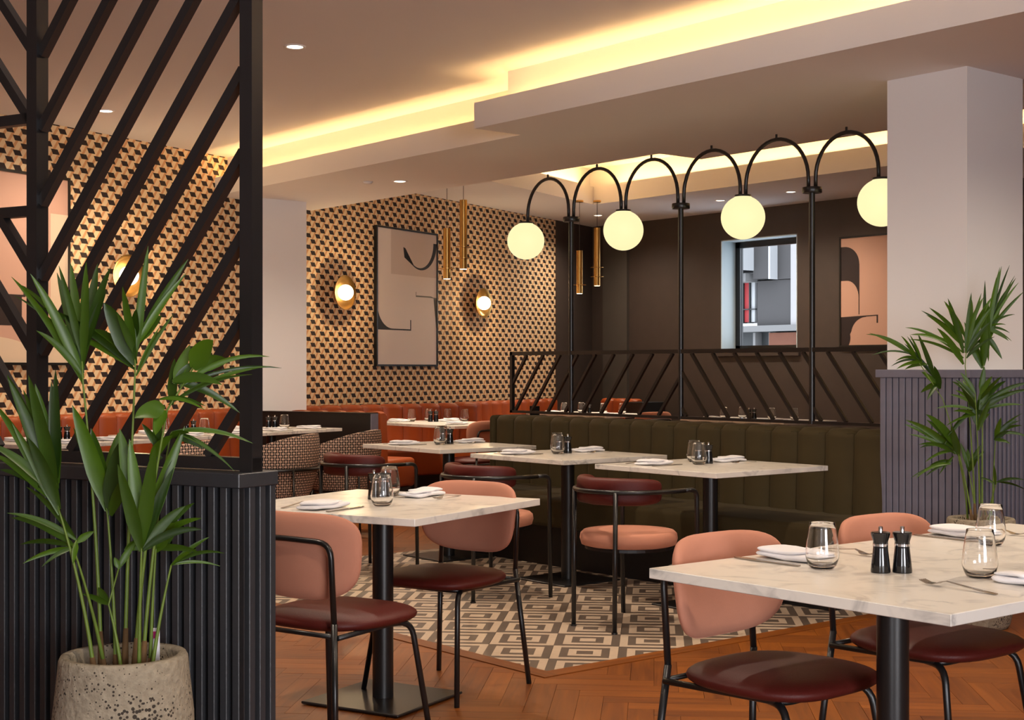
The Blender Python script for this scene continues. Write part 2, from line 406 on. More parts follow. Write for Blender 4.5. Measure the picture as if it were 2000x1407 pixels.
# --- tile field
TS = 0.295
def tile_bm(inv):
    b = bmesh.new(); h = TS / 2 - .0012; z = 0.004
    sq = [[b.verts.new((sx * h * k, sy * h * k, z)) for sx, sy in ((-1, -1), (1, -1), (1, 1), (-1, 1))] for k in (1, .75, .5, .25)]
    for i in range(3):
        for j in range(4):
            f = b.faces.new((sq[i][j], sq[i][(j + 1) % 4], sq[i + 1][(j + 1) % 4], sq[i + 1][j])); f.material_index = (i + inv) % 2
    f = b.faces.new(sq[3]); f.material_index = (3 + inv) % 2
    lo = [b.verts.new((v.co.x, v.co.y, -.002)) for v in sq[0]]
    for j in range(4):
        f = b.faces.new((lo[j], lo[(j + 1) % 4], sq[0][(j + 1) % 4], sq[0][j])); f.material_index = inv % 2
    return b
tile_me = []
for inv in (0, 1):
    me = bpy.data.meshes.new('tile'); b = tile_bm(inv); b.to_mesh(me); b.free(); me.materials.append(MATS['tile_cream']); me.materials.append(MATS['tile_grey']); tile_me.append(me)
e1, e2 = Vector((c45, s45)), Vector((c45, -s45))
org = Vector((4.23, 4.869))
for i in range(-14, 16):
    for j in range(-14, 16):
        c = org + e1 * (TS * (i + .5)) + e2 * (TS * (j + .5)); r = TS * .7072
        if c.x + r < TX0 or c.x - r > TX1 or c.y + r < TY0 or c.y - r > TY1: continue
        inv = (i + j + 1) % 2
        if c.x - r > TX0 and c.x + r < TX1 and c.y - r > TY0 and c.y + r < TY1:
            link('tile', tile_me[inv], None, floor, (c.x, c.y, 0), R(45))
        else:
            b = tile_bm(inv); xform(b, (c.x, c.y, 0), rz=R(45))
            for co, no in (((TX0, 0, 0), (-1, 0, 0)), ((TX1, 0, 0), (1, 0, 0)), ((0, TY0, 0), (0, -1, 0)), ((0, TY1, 0), (0, 1, 0))):
                bmesh.ops.bisect_plane(b, geom=b.verts[:] + b.edges[:] + b.faces[:], plane_co=co, plane_no=no, clear_outer=True)
            if len(b.faces) < 1: b.free(); continue
            bmesh.ops.translate(b, vec=(-c.x, -c.y, 0), verts=b.verts)
            me = bpy.data.meshes.new('tile'); b.to_mesh(me); b.free()
            me.materials.append(MATS['tile_cream']); me.materials.append(MATS['tile_grey'])
            link('tile', me, None, floor, (c.x, c.y, 0))
obj('tile_grout', bbox(TX0, TX1, TY0, TY1, 0, .0022), 'tile_grey', floor)
BW = .085
for x0, x1, y0, y1 in ((TX0 - BW, TX0, TY0 - BW, TY1 + BW), (TX0, TX1, TY0 - BW, TY0), (TX0, TX1, TY1, TY1 + BW)):
    o = obj('border_plank', bbox(-(x1 - x0) / 2, (x1 - x0) / 2, -(y1 - y0) / 2, (y1 - y0) / 2, -.003, .0042) if (x1 - x0) > (y1 - y0) else
            bbox(-(y1 - y0) / 2, (y1 - y0) / 2, -(x1 - x0) / 2, (x1 - x0) / 2, -.003, .0042), 'oak_plank', floor, ((x0 + x1) / 2, (y0 + y1) / 2, 0), 0 if (x1 - x0) > (y1 - y0) else PI / 2)
# --- ceiling with the lit recess at the back
def yl(x): return 11.35 + (x - 9.02) * math.tan(R(21.6))
bm = bmesh.new()
box(bm, -9.8, 7.6, -8.2, 16, HC, 3.66)
box(bm, 7.6, 8.0, -8.2, 16, HC, 3.38); box(bm, 11.23, 13.3, -8.2, 16, HC, 3.38); box(bm, 8.0, 11.23, -8.2, 2, HC, 3.38)
prism(bm, [(8.0, yl(8.0)), (11.23, yl(11.23)), (11.23, 16), (8.0, 16)], HC, 3.38)
box(bm, 11.40, 13.3, -8.2, 16, 3.38, 3.66); prism(bm, [(7.6, yl(7.6) + .18), (11.40, yl(11.4) + .18), (11.40, 16), (7.6, 16)], 3.38, 3.66)
box(bm, 7.6, 11.40, -8.2, 16, 3.62, 3.70); box(bm, 7.6, 11.4, -8.2, 1.8, 3.38, 3.66)
struct(obj('ceiling', bm, 'paint_ceiling'), 'pale plaster ceiling')
# --- dropped soffit with a cove trough along its near side
NX, NX2, JY = 5.615, 6.003, 7.245
YE = 12.3
bm = bmesh.new()
prism(bm, [(NX, -8), (7.735, -8), (7.735, JY), (7.30, JY), (7.30, YE), (NX2, YE - .5), (NX2, JY), (NX, JY)], HS, 2.832)
SB = 0.155
prism(bm, [(NX + SB, -8), (7.735, -8), (7.735, JY), (7.30, JY), (7.30, YE), (NX2 + SB, YE - .5), (NX2 + SB, JY - SB), (NX + SB, JY - SB)], 2.832, HC)
box(bm, NX, NX + .025, -8, JY, 2.832, 2.972); box(bm, NX2, NX2 + .025, JY, YE - .5, 2.832, 2.968); box(bm, NX + .025, NX2 + .025, JY - .025, JY, 2.832, 2.970)
struct(obj('ceiling_soffit', bm, 'paint_white'), 'white dropped soffit with stepped edge and lit cove')
# cove strips (LED tape lying in the troughs)
def led(name, x, y, z, lx, ly, power, tilt=(PI, 0, 0)):
    st = obj(name, bbox(-lx / 2, lx / 2, -ly / 2, ly / 2, -.004, 0), 'led_glow', None, (x, y, z)); st['kind'] = 'structure'
    lamp('AREA', (0, 0, .004), power, WARM, name='cove_light', shape='RECTANGLE', size=lx, size_y=ly, rot=tilt, parent=st)
    return st
LP = 1.9
led('trim_1', NX + .113, (JY - SB - 7.9) / 2, 2.88, .07, JY - SB + 7.9 - .1, LP * 15.0)
led('trim_2', NX2 + .125, (JY - .1 + 11.5) / 2, 2.866, .03, 11.5 - JY, LP * 4.6)
led('trim_3', (NX + NX2 + SB) / 2 + .02, JY - SB + .035, 2.87, .34, .03, LP * .35)
led('trim_4', 11.31, 7.2, 3.385, .02, 9.6, LP * 15)
o = led('trim_5', 0, 0, 0, 3.0, .02, LP * 5.5); o.location = (9.75, yl(9.75) + .09, 3.385); o.rotation_euler = (0, 0, R(21.6))
led('trim_6', 7.92, 7.0, 3.385, .02, 9.0, LP * 6)
# --- walls
def wall_w(name, s0, s1, mat, t=0.0):
    return struct(obj(name, bbox(s0, s1, -t, .2, -.06, 3.3), mat, None, (WP.x, WP.y, 0), WA))
wall_w('wall_left', -10.6, 6.28, 'wallpaper')['label'] = 'wall papered with a dark and cream cube pattern'
wall_w('wall_corner', 6.28, 7.75, 'paint_dark', .012)
bm = bmesh.new()
WY0, WY1, WZ0, WZ1 = 10.664, 11.847, 1.455, 2.825
box(bm, 13.0, 13.36, -8.2, WY0, -.06, 3.3); box(bm, 13.0, 13.36, WY1, 14.6, -.06, 3.3)
box(bm, 13.0, 13.36, WY0, WY1, -.06, WZ0); box(bm, 13.0, 13.36, WY0, WY1, WZ1, 3.3)
struct(obj('wall_back', bm, 'paint_dark'), 'dark brown wall with a deep-set window')
struct(obj('trim_pilaster', bbox(12.955, 13.0, 13.456, 13.917, 0, HC), 'paint_dark_light'))
w1 = struct(empty('window_1', (13.0, (WY0 + WY1) / 2, WZ0)), 'deep-set window in the dark wall')
hy = (WY1 - WY0) / 2; hz = WZ1 - WZ0
bm = bmesh.new(); box(bm, 0, .36, hy - .012, hy, 0, hz); box(bm, 0, .36, -hy, -hy + .012, 0, hz); box(bm, 0, .36, -hy, hy, hz - .012, hz)
obj('reveal', bm, 'reveal_white', w1)
bm = bmesh.new()
for y0, y1, z0, z1 in ((hy - .085, hy - .012, .02, hz - .012), (-hy + .012, -hy + .085, .02, hz - .012), (-hy + .012, hy - .012, hz - .085, hz - .012), (-hy + .012, hy - .012, .015, .085)):
    box(bm, .25, .31, y0, y1, z0, z1)
obj('frame', bm, 'metal_black', w1)
obj('pane', bbox(.278, .284, -hy + .085, hy - .085, .085, hz - .085), 'glass_pane', w1)
obj('sill', bbox(-.04, .36, -hy - .05, hy + .05, -.05, .015, bevel=.006), 'paint_dark', w1)
# unseen walls behind the viewer, closing the room and blocking the added lamps
bm = bmesh.new()
box(bm, -2.4, -2.2, 0, 10.5, -.06, 3.3); box(bm, -9.8, -2.4, 0, .2, -.06, 3.3); box(bm, -9.8, -9.6, -8, 0, -.06, 3.3)  # first box is placed to keep the daylight lamp off the divider
struct(obj('wall_near_unseen', bm, 'paint_white'))
struct(obj('wall_right_unseen', box(bbox(-9.8, 13.3, -8.2, -8.0, -.06, 3.3), 1.9, 13.3, -3.2, -3.0, -.06, 3.3), 'paint_white'))  # the nearer length is added to keep the fill lamp off the pier
# --- pier with slatted dado beside the bench
PX0, PX1, PY0, PY1 = 6.40, 6.92, 4.149, 4.636
pier = struct(obj('wall_pier', bbox(PX0, PX1, PY0, PY1, 1.2, HS + .01), 'paint_white'), 'white pier with slate blue slatted dado')
obj('dado_core', bbox(PX0 - .018, PX1 + .018, PY0 - .018, PY1 + .018, 0, 1.225), 'backing_black', pier)
obj('dado_cap', bbox(PX0 - .045, PX1 + .045, PY0 - .045, PY1 + .045, 1.212, 1.254, bevel=.003), 'slat_blue', pier)
def slat_mesh(h, w=.030, d=.02):
    me = bpy.data.meshes.new('slat'); b = bbox(-w / 2, w / 2, 0, d, 0, h, bevel=.0015, seg=1); b.to_mesh(me); b.free(); return me
sm = slat_mesh(1.212, .0328); sm.materials.append(MATS['slat_blue']); smn = slat_mesh(1.212, .022); smn.materials.append(MATS['slat_blue'])
for k in range(13): link('slat', sm, None, pier, (PX0 - .018, PY1 + .022 - .02 - .0405 * k, 0), PI / 2)
for k in range(14): link('slat', smn, None, pier, (PX0 + .002 + .0405 * k, PY0 - .038, 0), 0)
struct(obj('wall_column', bbox(6.374, 6.883, 11.42, 12.05, 0, HS + .01), 'paint_white'), 'white column standing in front of the papered wall')
# --- downlights
def downlight(x, y, z, label, power, group):
    t = tag(empty('downlight', (x, y, z)), label, 'ceiling light', group)
    obj('trim_ring', lathe(bmesh.new(), [(.048, .002), (.048, -.004), (.056, -.006), (.066, -.003), (.066, .002), (.048, .002)], 28), 'paint_white', t, smooth=True)
    obj('lens', lathe(bmesh.new(), [(0, -.003), (.047, -.003)], 24), 'downlight_glow', t)
    if power: lamp('SPOT', (0, 0, -.012), power, DOWN, name='downlight_beam', spot_size=R(150), spot_blend=1.0, shadow_soft_size=.045, parent=t)
DL = 112
g = 'downlights in the high ceiling'
downlight(4.345, 7.34, HC, 'round recessed downlight in the high ceiling before the cove', DL, g)
downlight(4.345, 10.06, HC, 'round recessed downlight in the high ceiling near the papered wall', DL, g)
downlight(6.716, 9.666, HS, 'round recessed downlight in the white soffit', DL, None)
for y in (13.04, 11.0, 9.98): downlight(12.06, y, HC, 'round recessed downlight in ceiling along the dark wall', DL * .8, 'downlights along the dark wall')
# same fittings go on out of view; the first added to light the bench
for x, y in ((4.345, 5.72), (4.345, 4.0), (1.6, 4.62), (4.345, 1.9), (1.6, 1.9)): downlight(x, y, HC, 'unseen round recessed downlight in the high ceiling over the near tables', DL, 'downlights over the near tables')
downlight(6.6, 2.7, HS, 'added unseen downlight in soffit beyond the pier', DL, None)  # added out of view to warm the side of the pier
tag(obj('smoke_detector', lathe(bmesh.new(), [(0, -.02), (.03, -.018), (.042, 0), (0, 0)], 20), 'paint_white', None, (6.53, 9.86, HS), smooth=True), 'small white smoke detector on the soffit', 'detector')
# --- building across the street, seen through the window
bld = tag(empty('building', (20.0, 11.0, -4.0)), 'grey concrete building with red posters seen through the window', 'building')
BX = 22.0
def bpart(name, mat, y0, y1, z0, z1, out=0.0, dep=.3):
    obj(name, bbox(BX - 20 - out, BX - 20 + dep, y0 - 11, y1 - 11, z0 + 4, z1 + 4), mat, bld)
bpart('wall', 'facade_grey', 18.2, 19.07, 2.05, 3.02, .0, 1.0)
bpart('upper_wall', 'facade_grey', 12, 18.52, 3.03, 9, .05, 1.0)
bpart('upper_panel', 'facade_grey', 18.52, 18.96, 3.05, 9, .25, 1.0)
bpart('upper_panel', 'facade_grey', 18.96, 24, 3.23, 9, .55, 1.0)
bpart('fin', 'facade_white', 18.50, 18.55, 3.03, 9, .27, .1)
bpart('fin', 'facade_white', 18.94, 19.0, 3.22, 9, .57, .1)
bpart('window', 'facade_glass', 18.0, 18.16, 2.1, 9, .06, .2)
bpart('window', 'facade_glass', 19.09, 24, 2.18, 3.0, -.1, .4)
for y0, y1, m in ((19.15, 19.24, 'facade_white'), (19.26, 19.42, 'facade_red'), (19.45, 19.53, 'facade_white')): bpart('poster', m, y0, y1, 2.2, 3.0, -.02, .08)
for y in (19.245, 19.43): bpart('glazing_bar', 'facade_dark', y, y + .02, 2.18, 3.0, .03, .1)
bpart('glazing_bar', 'facade_dark', 19.1, 24, 2.45, 2.47, .03, .1)
bpart('ledge', 'facade_ledge', 19.07, 24, 3.0, 3.17, .35, .5)
bpart('ledge', 'facade_ledge', 12, 24, 2.0, 2.12, .12, .5)
bpart('ground_floor', 'facade_dark', 12, 24, -4, 2.0, -.2, 1.0)
bpart('brick_panel', 'facade_brick', 12, 18.72, -4, 1.97, .05, .3)
bpart('doorway_post', 'facade_ledge', 19.12, 19.18, -4, 1.98, .0, .3)
bpart('doorway_post', 'facade_ledge', 18.73, 18.77, -4, 1.98, .0, .3)
# ================================================================== chairs
def tub(pts, r, rad=0.05): return tube(bmesh.new(), fillet(pts, rad), r, 8)
def make_dining_chair():
    t = empty('dining_chair')
    b = pad(bmesh.new(), .235, .225, .072, n=3.2, rings=9, seg=44, puff=.9); xform(b, (0, .01, .442), rx=-PI / 2)
    for v in b.verts:                              # softer and narrower to the rear
        v.co.x *= 1 - .10 * max(0, -v.co.y / .22); v.co.z = max(v.co.z, .425)
    obj('seat', b, 'leather_burgundy', t, smooth=True)
    b = pad(bmesh.new(), .245, .142, .05, n=3.4, bend=.42, taper=.07, rings=7, seg=48); xform(b, (0, -.215, .662), rx=R(7))
    obj('backrest', b, 'velvet_pink', t, smooth=True)
    obj('back_hoop', tub([(-.185, -.225, .45), (-.185, -.243, .715), (0, -.262, .722), (.185, -.243, .715), (.185, -.225, .45)], .0095, .05), 'metal_black', t, smooth=True)
    obj('seat_rail', tub([(-.20, -.225, .418), (-.17, .15, .418), (.17, .15, .418), (.20, -.225, .418)], .009, .04), 'metal_black', t, smooth=True)
    obj('rear_rail', tub([(-.19, -.225, .42), (.19, -.225, .42)], .008), 'metal_black', t, smooth=True)
    for s in (-1, 1):
        obj('leg', tub([(s * .185, -.225, .46), (s * .225, -.265, 0)], .0105), 'metal_black', t, smooth=True)
        obj('leg', tub([(s * .14, .05, .413), (s * .185, .165, .413), (s * .225, .225, 0)], .0105, .05), 'metal_black', t, smooth=True)
    return t
def make_barrel_chair():
    t = empty('barrel_chair')
    obj('seat', lathe(bmesh.new(), [(0, .395), (.2, .393), (.232, .402), (.240, .43), (.236, .455), (.222, .468), (.14, .474), (0, .475)], 40), 'velvet_pink', t, smooth=True)
    obj('seat_plate', lathe(bmesh.new(), [(0, .38), (.215, .38), (.215, .394), (0, .394)], 32), 'metal_black', t)
    # horseshoe rail: front legs run up into it
    RR, zr = .265, .672
    def arc(r, z, a0, a1, n): return [(r * math.sin(a0 + (a1 - a0) * i / n), -r * math.cos(a0 + (a1 - a0) * i / n), z) for i in range(n + 1)]
    a = R(92)
    pts = [(-.262, .20, 0), (-.262, .20, zr - .06), (-.262, .17, zr - .015), (-.264, .12, zr)] + arc(RR, zr, -a, a, 22) + [(.264, .12, zr), (.262, .17, zr - .015), (.262, .20, zr - .06), (.262, .20, 0)]
    obj('arm_rail', tube(bmesh.new(), pts[3:-3], .0115, 8), 'metal_black', t, smooth=True)
    for s in (-1, 1):
        obj('leg', tub([(s * .264, .12, zr), (s * .262, .205, zr), (s * .262, .215, 0)], .0115, .07), 'metal_black', t, smooth=True)
        obj('leg', tub([(s * .145, -.225, zr), (s * .145, -.232, 0)], .0115), 'metal_black', t, smooth=True)
        obj('foot', lathe(bmesh.new(), [(0, 0), (.015, 0), (.015, .012), (0, .012)], 12, s * .145, -.232), 'metal_black', t)
    # upholstered band
    b = pad(bmesh.new(), .36, .066, .05, n=5, bend=.232, rings=7, seg=64); xform(b, (0, -.232, .672))
    obj('backrest', b, 'leather_burgundy', t, smooth=True)
    return t
def make_tub_chair():
    t = empty('tub_chair')
    b = bmesh.new(); uvl = b.loops.layers.uv.new('UVMap')
    nu, nv = 36, 10; A = R(128); grid = {}; uvs = {}
    for side in (0, 1):
        for i in range(nu + 1):
            a = -A + 2 * A * i / nu
            top = .79 - .17 * (abs(a) / A) ** 2.0
            for j in range(nv + 1):
                f = j / nv; z = .335 + (top - .335) * f
                r = (.235 + .075 * min(1, f * 1.6) ** .7) - (.045 if side else 0) - (.012 * (1 - abs(2 * f - 1)) if side else 0)
                if f > .93: r -= (.008 if side == 0 else -.008)
                grid[side, i, j] = b.verts.new((r * math.sin(a), -r * math.cos(a) * 1.0, z)); uvs[grid[side, i, j]] = (a * .3, z)
    def q(*v):
        fc = b.faces.new(v)
        for l in fc.loops: l[uvl].uv = uvs[l.vert]
    for i in range(nu):
        for j in range(nv):
            q(grid[0, i, j], grid[0, i + 1, j], grid[0, i + 1, j + 1], grid[0, i, j + 1]); q(grid[1, i, j], grid[1, i, j + 1], grid[1, i + 1, j + 1], grid[1, i + 1, j])
        q(grid[0, i, nv], grid[0, i + 1, nv], grid[1, i + 1, nv], grid[1, i, nv]); q(grid[0, i, 0], grid[1, i, 0], grid[1, i + 1, 0], grid[0, i + 1, 0])
    for i in (0, nu):
        for j in range(nv): q(grid[0, i, j], grid[0, i, j + 1], grid[1, i, j + 1], grid[1, i, j])
    obj('shell', b, 'weave', t, smooth=True, auto=True)
    obj('seat', lathe(bmesh.new(), [(0, .36), (.21, .355), (.24, .38), (.245, .43), (.22, .455), (0, .465)], 32), 'leather_orange', t, smooth=True)
    obj('seat_pan', lathe(bmesh.new(), [(0, .29), (.2, .30), (.235, .34), (0, .345)], 28), 'metal_black', t, smooth=True)
    ring = [(.316 * math.sin(-A + 2 * A * i / 30), -.316 * math.cos(-A + 2 * A * i / 30), .535) for i in range(31)]
    obj('band', tube(bmesh.new(), ring, .013, 8), 'metal_black', t, smooth=True)
    for s in (-1, 1):
        obj('leg', tub([(s * .225, -.235, .54), (s * .245, -.255, 0)], .009), 'metal_black', t, smooth=True)
        obj('leg', tub([(s * .19, .15, .33), (s * .23, .21, 0)], .009), 'metal_black', t, smooth=True)
    return t
_protos = {}
def place(make, x, y, rz, label, cat, group=None):
    k = make.__name__
    if k not in _protos: o = make(); _protos[k] = o
    else: o = copy_tree(_protos[k])
    o.location = (x, y, 0); o.rotation_euler = (0, 0, rz); return tag(o, label, cat, group)
WROT = WA
dg = 'pink velvet dining chairs'
place(make_dining_chair, 2.545, 4.03, WA - PI / 2 - R(4), 'pink velvet dining chair with burgundy seat standing beside the slatted divider', 'chair', dg)
place(make_dining_chair, 3.335, 4.495, WA + PI / 2 - R(4), 'pink velvet dining chair drawn up to single marble table, facing the slatted divider', 'chair', dg)
place(make_dining_chair, 2.955, 2.49, PI + R(3), 'pink velvet dining chair at free end of the joined marble tables', 'chair', dg)
place(make_dining_chair, 3.69, 2.51, PI, 'pink velvet dining chair at joined marble tables, next to the pier palm', 'chair', dg)
place(make_dining_chair, 7.72, 9.98, R(8), 'pink velvet dining chair at table of the orange leather booth', 'chair', dg)
place(make_dining_chair, 10.72, 10.86, R(-10), 'pink velvet chair half hidden behind zigzag rail at the dark wall', 'chair', dg)
bg = 'round-seated barrel chairs facing the green bench'
place(make_barrel_chair, 4.86, 5.035, -PI / 2, 'barrel chair with round pink seat, facing the table nearest the pier', 'armchair', bg)
place(make_barrel_chair, 4.89, 6.165, -PI / 2, 'barrel chair with round pink seat, facing the middle table of green bench', 'armchair', bg)
place(make_barrel_chair, 4.89, 7.42, -PI / 2, 'barrel chair with round pink seat, facing bench table nearest the orange booth', 'armchair', bg)
tg = 'woven tub chairs'
for (x, y), lb in (((5.335, 8.81), 'woven black and cream tub chair facing the middle table of orange banquette'),
                   ((6.05, 9.065), 'woven black and cream tub chair nearest the dark low partition'),
                   ((4.30, 8.43), 'woven black and cream tub chair behind the palm fronds and screen')):
    n = Vector((-WN.x, -WN.y)); place(make_tub_chair, x + n.x * .30, y + n.y * .30, WA + R(14), lb, 'armchair', tg)
# ================================================================== tables and what stands on them
def make_table(name, x, y, rz, lx, ly, label, group=None):
    t = tag(empty(name, (x, y, 0), rz), label, 'table', group)
    obj('table_top', bbox(-lx / 2, lx / 2, -ly / 2, ly / 2, .724, .75, bevel=.0015, seg=1), 'marble', t)
    obj('pedestal', lathe(bmesh.new(), [(0, .012), (.040, .012), (.040, .715), (0, .715)], 24), 'metal_black', t, smooth=True, auto=True)
    obj('top_plate', bbox(-.14, .14, -.14, .14, .714, .724), 'metal_black', t)
    obj('base_plate', bbox(-.22, .22, -.22, .22, 0.004, .014, bevel=.003, seg=1), 'metal_black', t)
    return t
def glass_mesh():
    b = lathe(bmesh.new(), [(0, .0005), (.024, .0005), (.030, .003), (.0345, .009), (.0385, .018), (.0418, .029), (.0428, .037), (.0425, .046), (.0405, .062), (.0375, .082), (.0345, .102), (.0322, .1175), (.0318, .1185), (.0312, .1175), (.0335, .102), (.0365, .082), (.0395, .062), (.0414, .046), (.0417, .037), (.0406, .029), (.0365, .0185), (.030, .0125), (.02, .0105), (0, .010)], 28)
    bmesh.ops.recalc_face_normals(b, faces=b.faces)
    for f in b.faces: f.smooth = True
    me = bpy.data.meshes.new('tumbler'); b.to_mesh(me); b.free(); me.materials.append(MATS['glass_clear']); return me
GLASS = glass_mesh()
def napkin_mesh():
    b = bmesh.new(); g = random.Random(4)
    for ax, by, th, x0, y0, z0, rz in ((.054, .108, .020, 0, 0, .0105, 0), (.050, .070, .014, .004, -.030, .023, R(5)), (.030, .050, .010, -.018, .052, .022, R(-14))):
        p_ = pad(bmesh.new(), ax, by, th, n=7, rings=6, seg=40, puff=.5)
        for v in p_.verts: v.co.y += .0025 * math.sin(38 * v.co.z + 25 * v.co.x)
        xform(p_, (0, 0, 0), rx=-PI / 2); xform(p_, (x0, y0, z0), rz=rz); merge(b, p_)
    for v in b.verts: v.co.z = max(v.co.z, .0006)
    bmesh.ops.recalc_face_normals(b, faces=b.faces)
    for f in b.faces: f.smooth = True
    me = bpy.data.meshes.new('napkin'); b.to_mesh(me); b.free(); me.materials.append(MATS['linen_white']); return me
NAPKIN = napkin_mesh()
def strip(b, pts, w, th=.002):                    # pts: (y, z, halfwidth)
    top = [(b.verts.new((-hw, y, z + th)), b.verts.new((hw, y, z + th))) for y, z, hw in pts]
    bot = [(b.verts.new((-hw, y, z)), b.verts.new((hw, y, z))) for y, z, hw in pts]
    for k in range(len(pts) - 1):
        b.faces.new((top[k][0], top[k][1], top[k + 1][1], top[k + 1][0])); b.faces.new((bot[k][1], bot[k][0], bot[k + 1][0], bot[k + 1][1]))
        for s in (0, 1): b.faces.new((bot[k][s], top[k][s], top[k + 1][s], bot[k + 1][s]))
    for k in (0, -1): b.faces.new((top[k][0], top[k][1], bot[k][1], bot[k][0]))
def fork_mesh():
    b = bmesh.new()
    strip(b, [(-.10, .001, .007), (-.06, .004, .006), (0, .010, .0035), (.035, .014, .003), (.05, .010, .006), (.06, .006, .0115), (.068, .004, .012)], 0)
    for k in range(4):
        b2 = bmesh.new(); strip(b2, [(.068, .004, .0016), (.085, .004, .0015), (.105, .010, .0010)], 0); bmesh.ops.translate(b2, vec=((k - 1.5) * .0066, 0, 0), verts=b2.verts); merge(b, b2)
    bmesh.ops.recalc_face_normals(b, faces=b.faces)
    me = bpy.data.meshes.new('fork'); b.to_mesh(me); b.free(); me.materials.append(MATS['steel']); return me
def knife_mesh():
    b = bmesh.new(); strip(b, [(-.11, .001, .006), (-.05, .001, .0075), (.0, .001, .0055), (.01, .001, .0085), (.08, .001, .010), (.11, .001, .003)], 0, .0035)
    bmesh.ops.recalc_face_normals(b, faces=b.faces)
    me = bpy.data.meshes.new('knife'); b.to_mesh(me); b.free(); me.materials.append(MATS['steel']); return me
FORK, KNIFE = fork_mesh(), knife_mesh()
def make_mill():
    t = empty('pepper_mill')
    obj('body', lathe(bmesh.new(), [(0, 0), (.024, 0), (.0245, .004), (.022, .03), (.0185, .06), (.0185, .066), (0, .066)], 24), 'mill_black', t, smooth=True, auto=True)
    obj('collar', lathe(bmesh.new(), [(.017, .066), (.0190, .066), (.0190, .072), (.017, .072)], 24), 'chrome', t, smooth=True, auto=True)
    obj('head', lathe(bmesh.new(), [(0, .072), (.0185, .072), (.0185, .078), (.0235, .094), (.0240, .099), (.022, .101), (0, .101)], 24), 'mill_black', t, smooth=True, auto=True)
    obj('knob', lathe(bmesh.new(), [(0, .101), (.0055, .101), (.0055, .113), (.004, .115), (0, .115)], 14), 'chrome', t, smooth=True, auto=True)
    return t
TZ = .7502
def mills(x, y, rz, where):
    for k in (-1, 1):
        o = copy_tree(_protos['mill']) if 'mill' in _protos else _protos.setdefault('mill', make_mill())
        o.location = (x + k * .027 * math.cos(rz), y + k * .027 * math.sin(rz), TZ)
        tag(o, 'small black pepper mill ' + where, 'pepper mill', 'salt and pepper mills ' + where)
def tumbler(x, y, where):
    tag(link('tumbler', GLASS, None, None, (x, y, TZ)), 'clear stemless tumbler ' + where, 'glass', 'tumblers ' + where)
def setting(x, y, rz, where, side, cutlery=True, dn=0.0, lift=True):
    # rz: direction the diner faces (local +y)
    ca, sa = math.cos(rz), math.sin(rz)
    P = lambda u, v: (x + u * ca - v * sa, y + u * sa + v * ca, TZ)
    tag(link('napkin', NAPKIN, None, None, P(dn, 0), rz), 'folded white napkin on ' + side + ' side ' + where, 'napkin')
    if cutlery:
        tag(link('fork', FORK, None, None, P(-.13, .015), rz + R(4)), 'steel dinner fork on ' + side + ' side ' + where, 'fork')
        tag(link('knife', KNIFE, None, None, P(.10, .0), rz), 'steel table knife on ' + side + ' side ' + where, 'knife')
t_g = 'square marble pedestal tables'
# single table by the divider
T1 = Vector((3.045, 4.495))
make_table('dining_table', T1.x, T1.y, WA, .88, .88, 'square marble table with two pink velvet chairs, beside the slatted divider', t_g)
def tl(c, u, v): return (c.x + WD.x * u - WD.y * v, c.y + WD.y * u + WD.x * v)
w = 'of the single marble table by the divider'
setting(*tl(T1, -.29, .06), WA - PI / 2, w, 'divider', True); setting(*tl(T1, .30, .02), WA + PI / 2, w, 'bench', True)
tumbler(*tl(T1, -.12, -.08), 'on the single marble table by the divider'); tumbler(*tl(T1, .23, .13), 'on the single marble table by the divider'); mills(*tl(T1, .12, .10), WA + R(-20), 'on the single marble table by the divider')
# joined tables
make_table('dining_table', 2.985, 2.146, 0, .83, .884, 'marble table forming the free end of the joined pair', t_g)
make_table('dining_table', 3.818, 2.146, 0, .83, .884, 'marble table joined to the end table, near the pier palm', t_g)
w = 'of the joined tables end table'
setting(2.99, 2.455, PI, w, 'chair', False); setting(2.98, 1.80, 0, w, 'open', False, dn=.10)
tag(link('knife', KNIFE, None, None, (2.885, 2.47, TZ), 0), 'steel knife beside napkin on chair side of the joined tables end table', 'knife')
tag(link('fork', FORK, None, None, (3.20, 2.455, TZ), PI + R(-6)), 'steel fork on chair side of the joined tables end table', 'fork')
tag(link('fork', FORK, None, None, (2.875, 1.885, TZ), R(-4)), 'steel fork resting on open side of the joined tables end table', 'fork')
tag(link('knife', KNIFE, None, None, (3.14, 1.88, TZ), 0), 'steel knife on open side of the joined tables end table', 'knife')
tumbler(2.90, 2.298, 'on the joined tables end table'); tumbler(3.07, 1.955, 'on the joined tables end table'); mills(2.985, 2.15, R(-40), 'on the joined tables end table')
w = 'of the joined table near the pier palm'
setting(3.80, 2.47, PI, w, 'chair'); tumbler(3.66, 2.296, 'on the joined table near the pier palm'); mills(3.87, 2.15, R(-40), 'on the joined table near the pier palm'); tumbler(3.9, 1.95, 'on the joined table near the pier palm')
# bench tables
for cx, cy, lx, ly, nm in ((5.575, 5.155, .86, .87, 'nearest the pier'), (5.61, 6.33, .81, .85, 'in the middle of the green bench'), (5.69, 7.62, .79, .88, 'nearest the orange booth')):
    make_table('dining_table', cx, cy, 0, lx, ly, 'square marble bench table ' + nm, t_g)
    w = 'of bench table ' + nm
    setting(cx - .22, cy + .20, -PI / 2, w, 'chair', True); setting(cx + .27, cy + .12, PI / 2, w, 'bench', True)
    tumbler(cx - .04, cy + .045, 'on bench table ' + nm); tumbler(cx + .10, cy + .21, 'on bench table ' + nm); mills(cx + .055, cy + .10, R(-60), 'on bench table ' + nm)
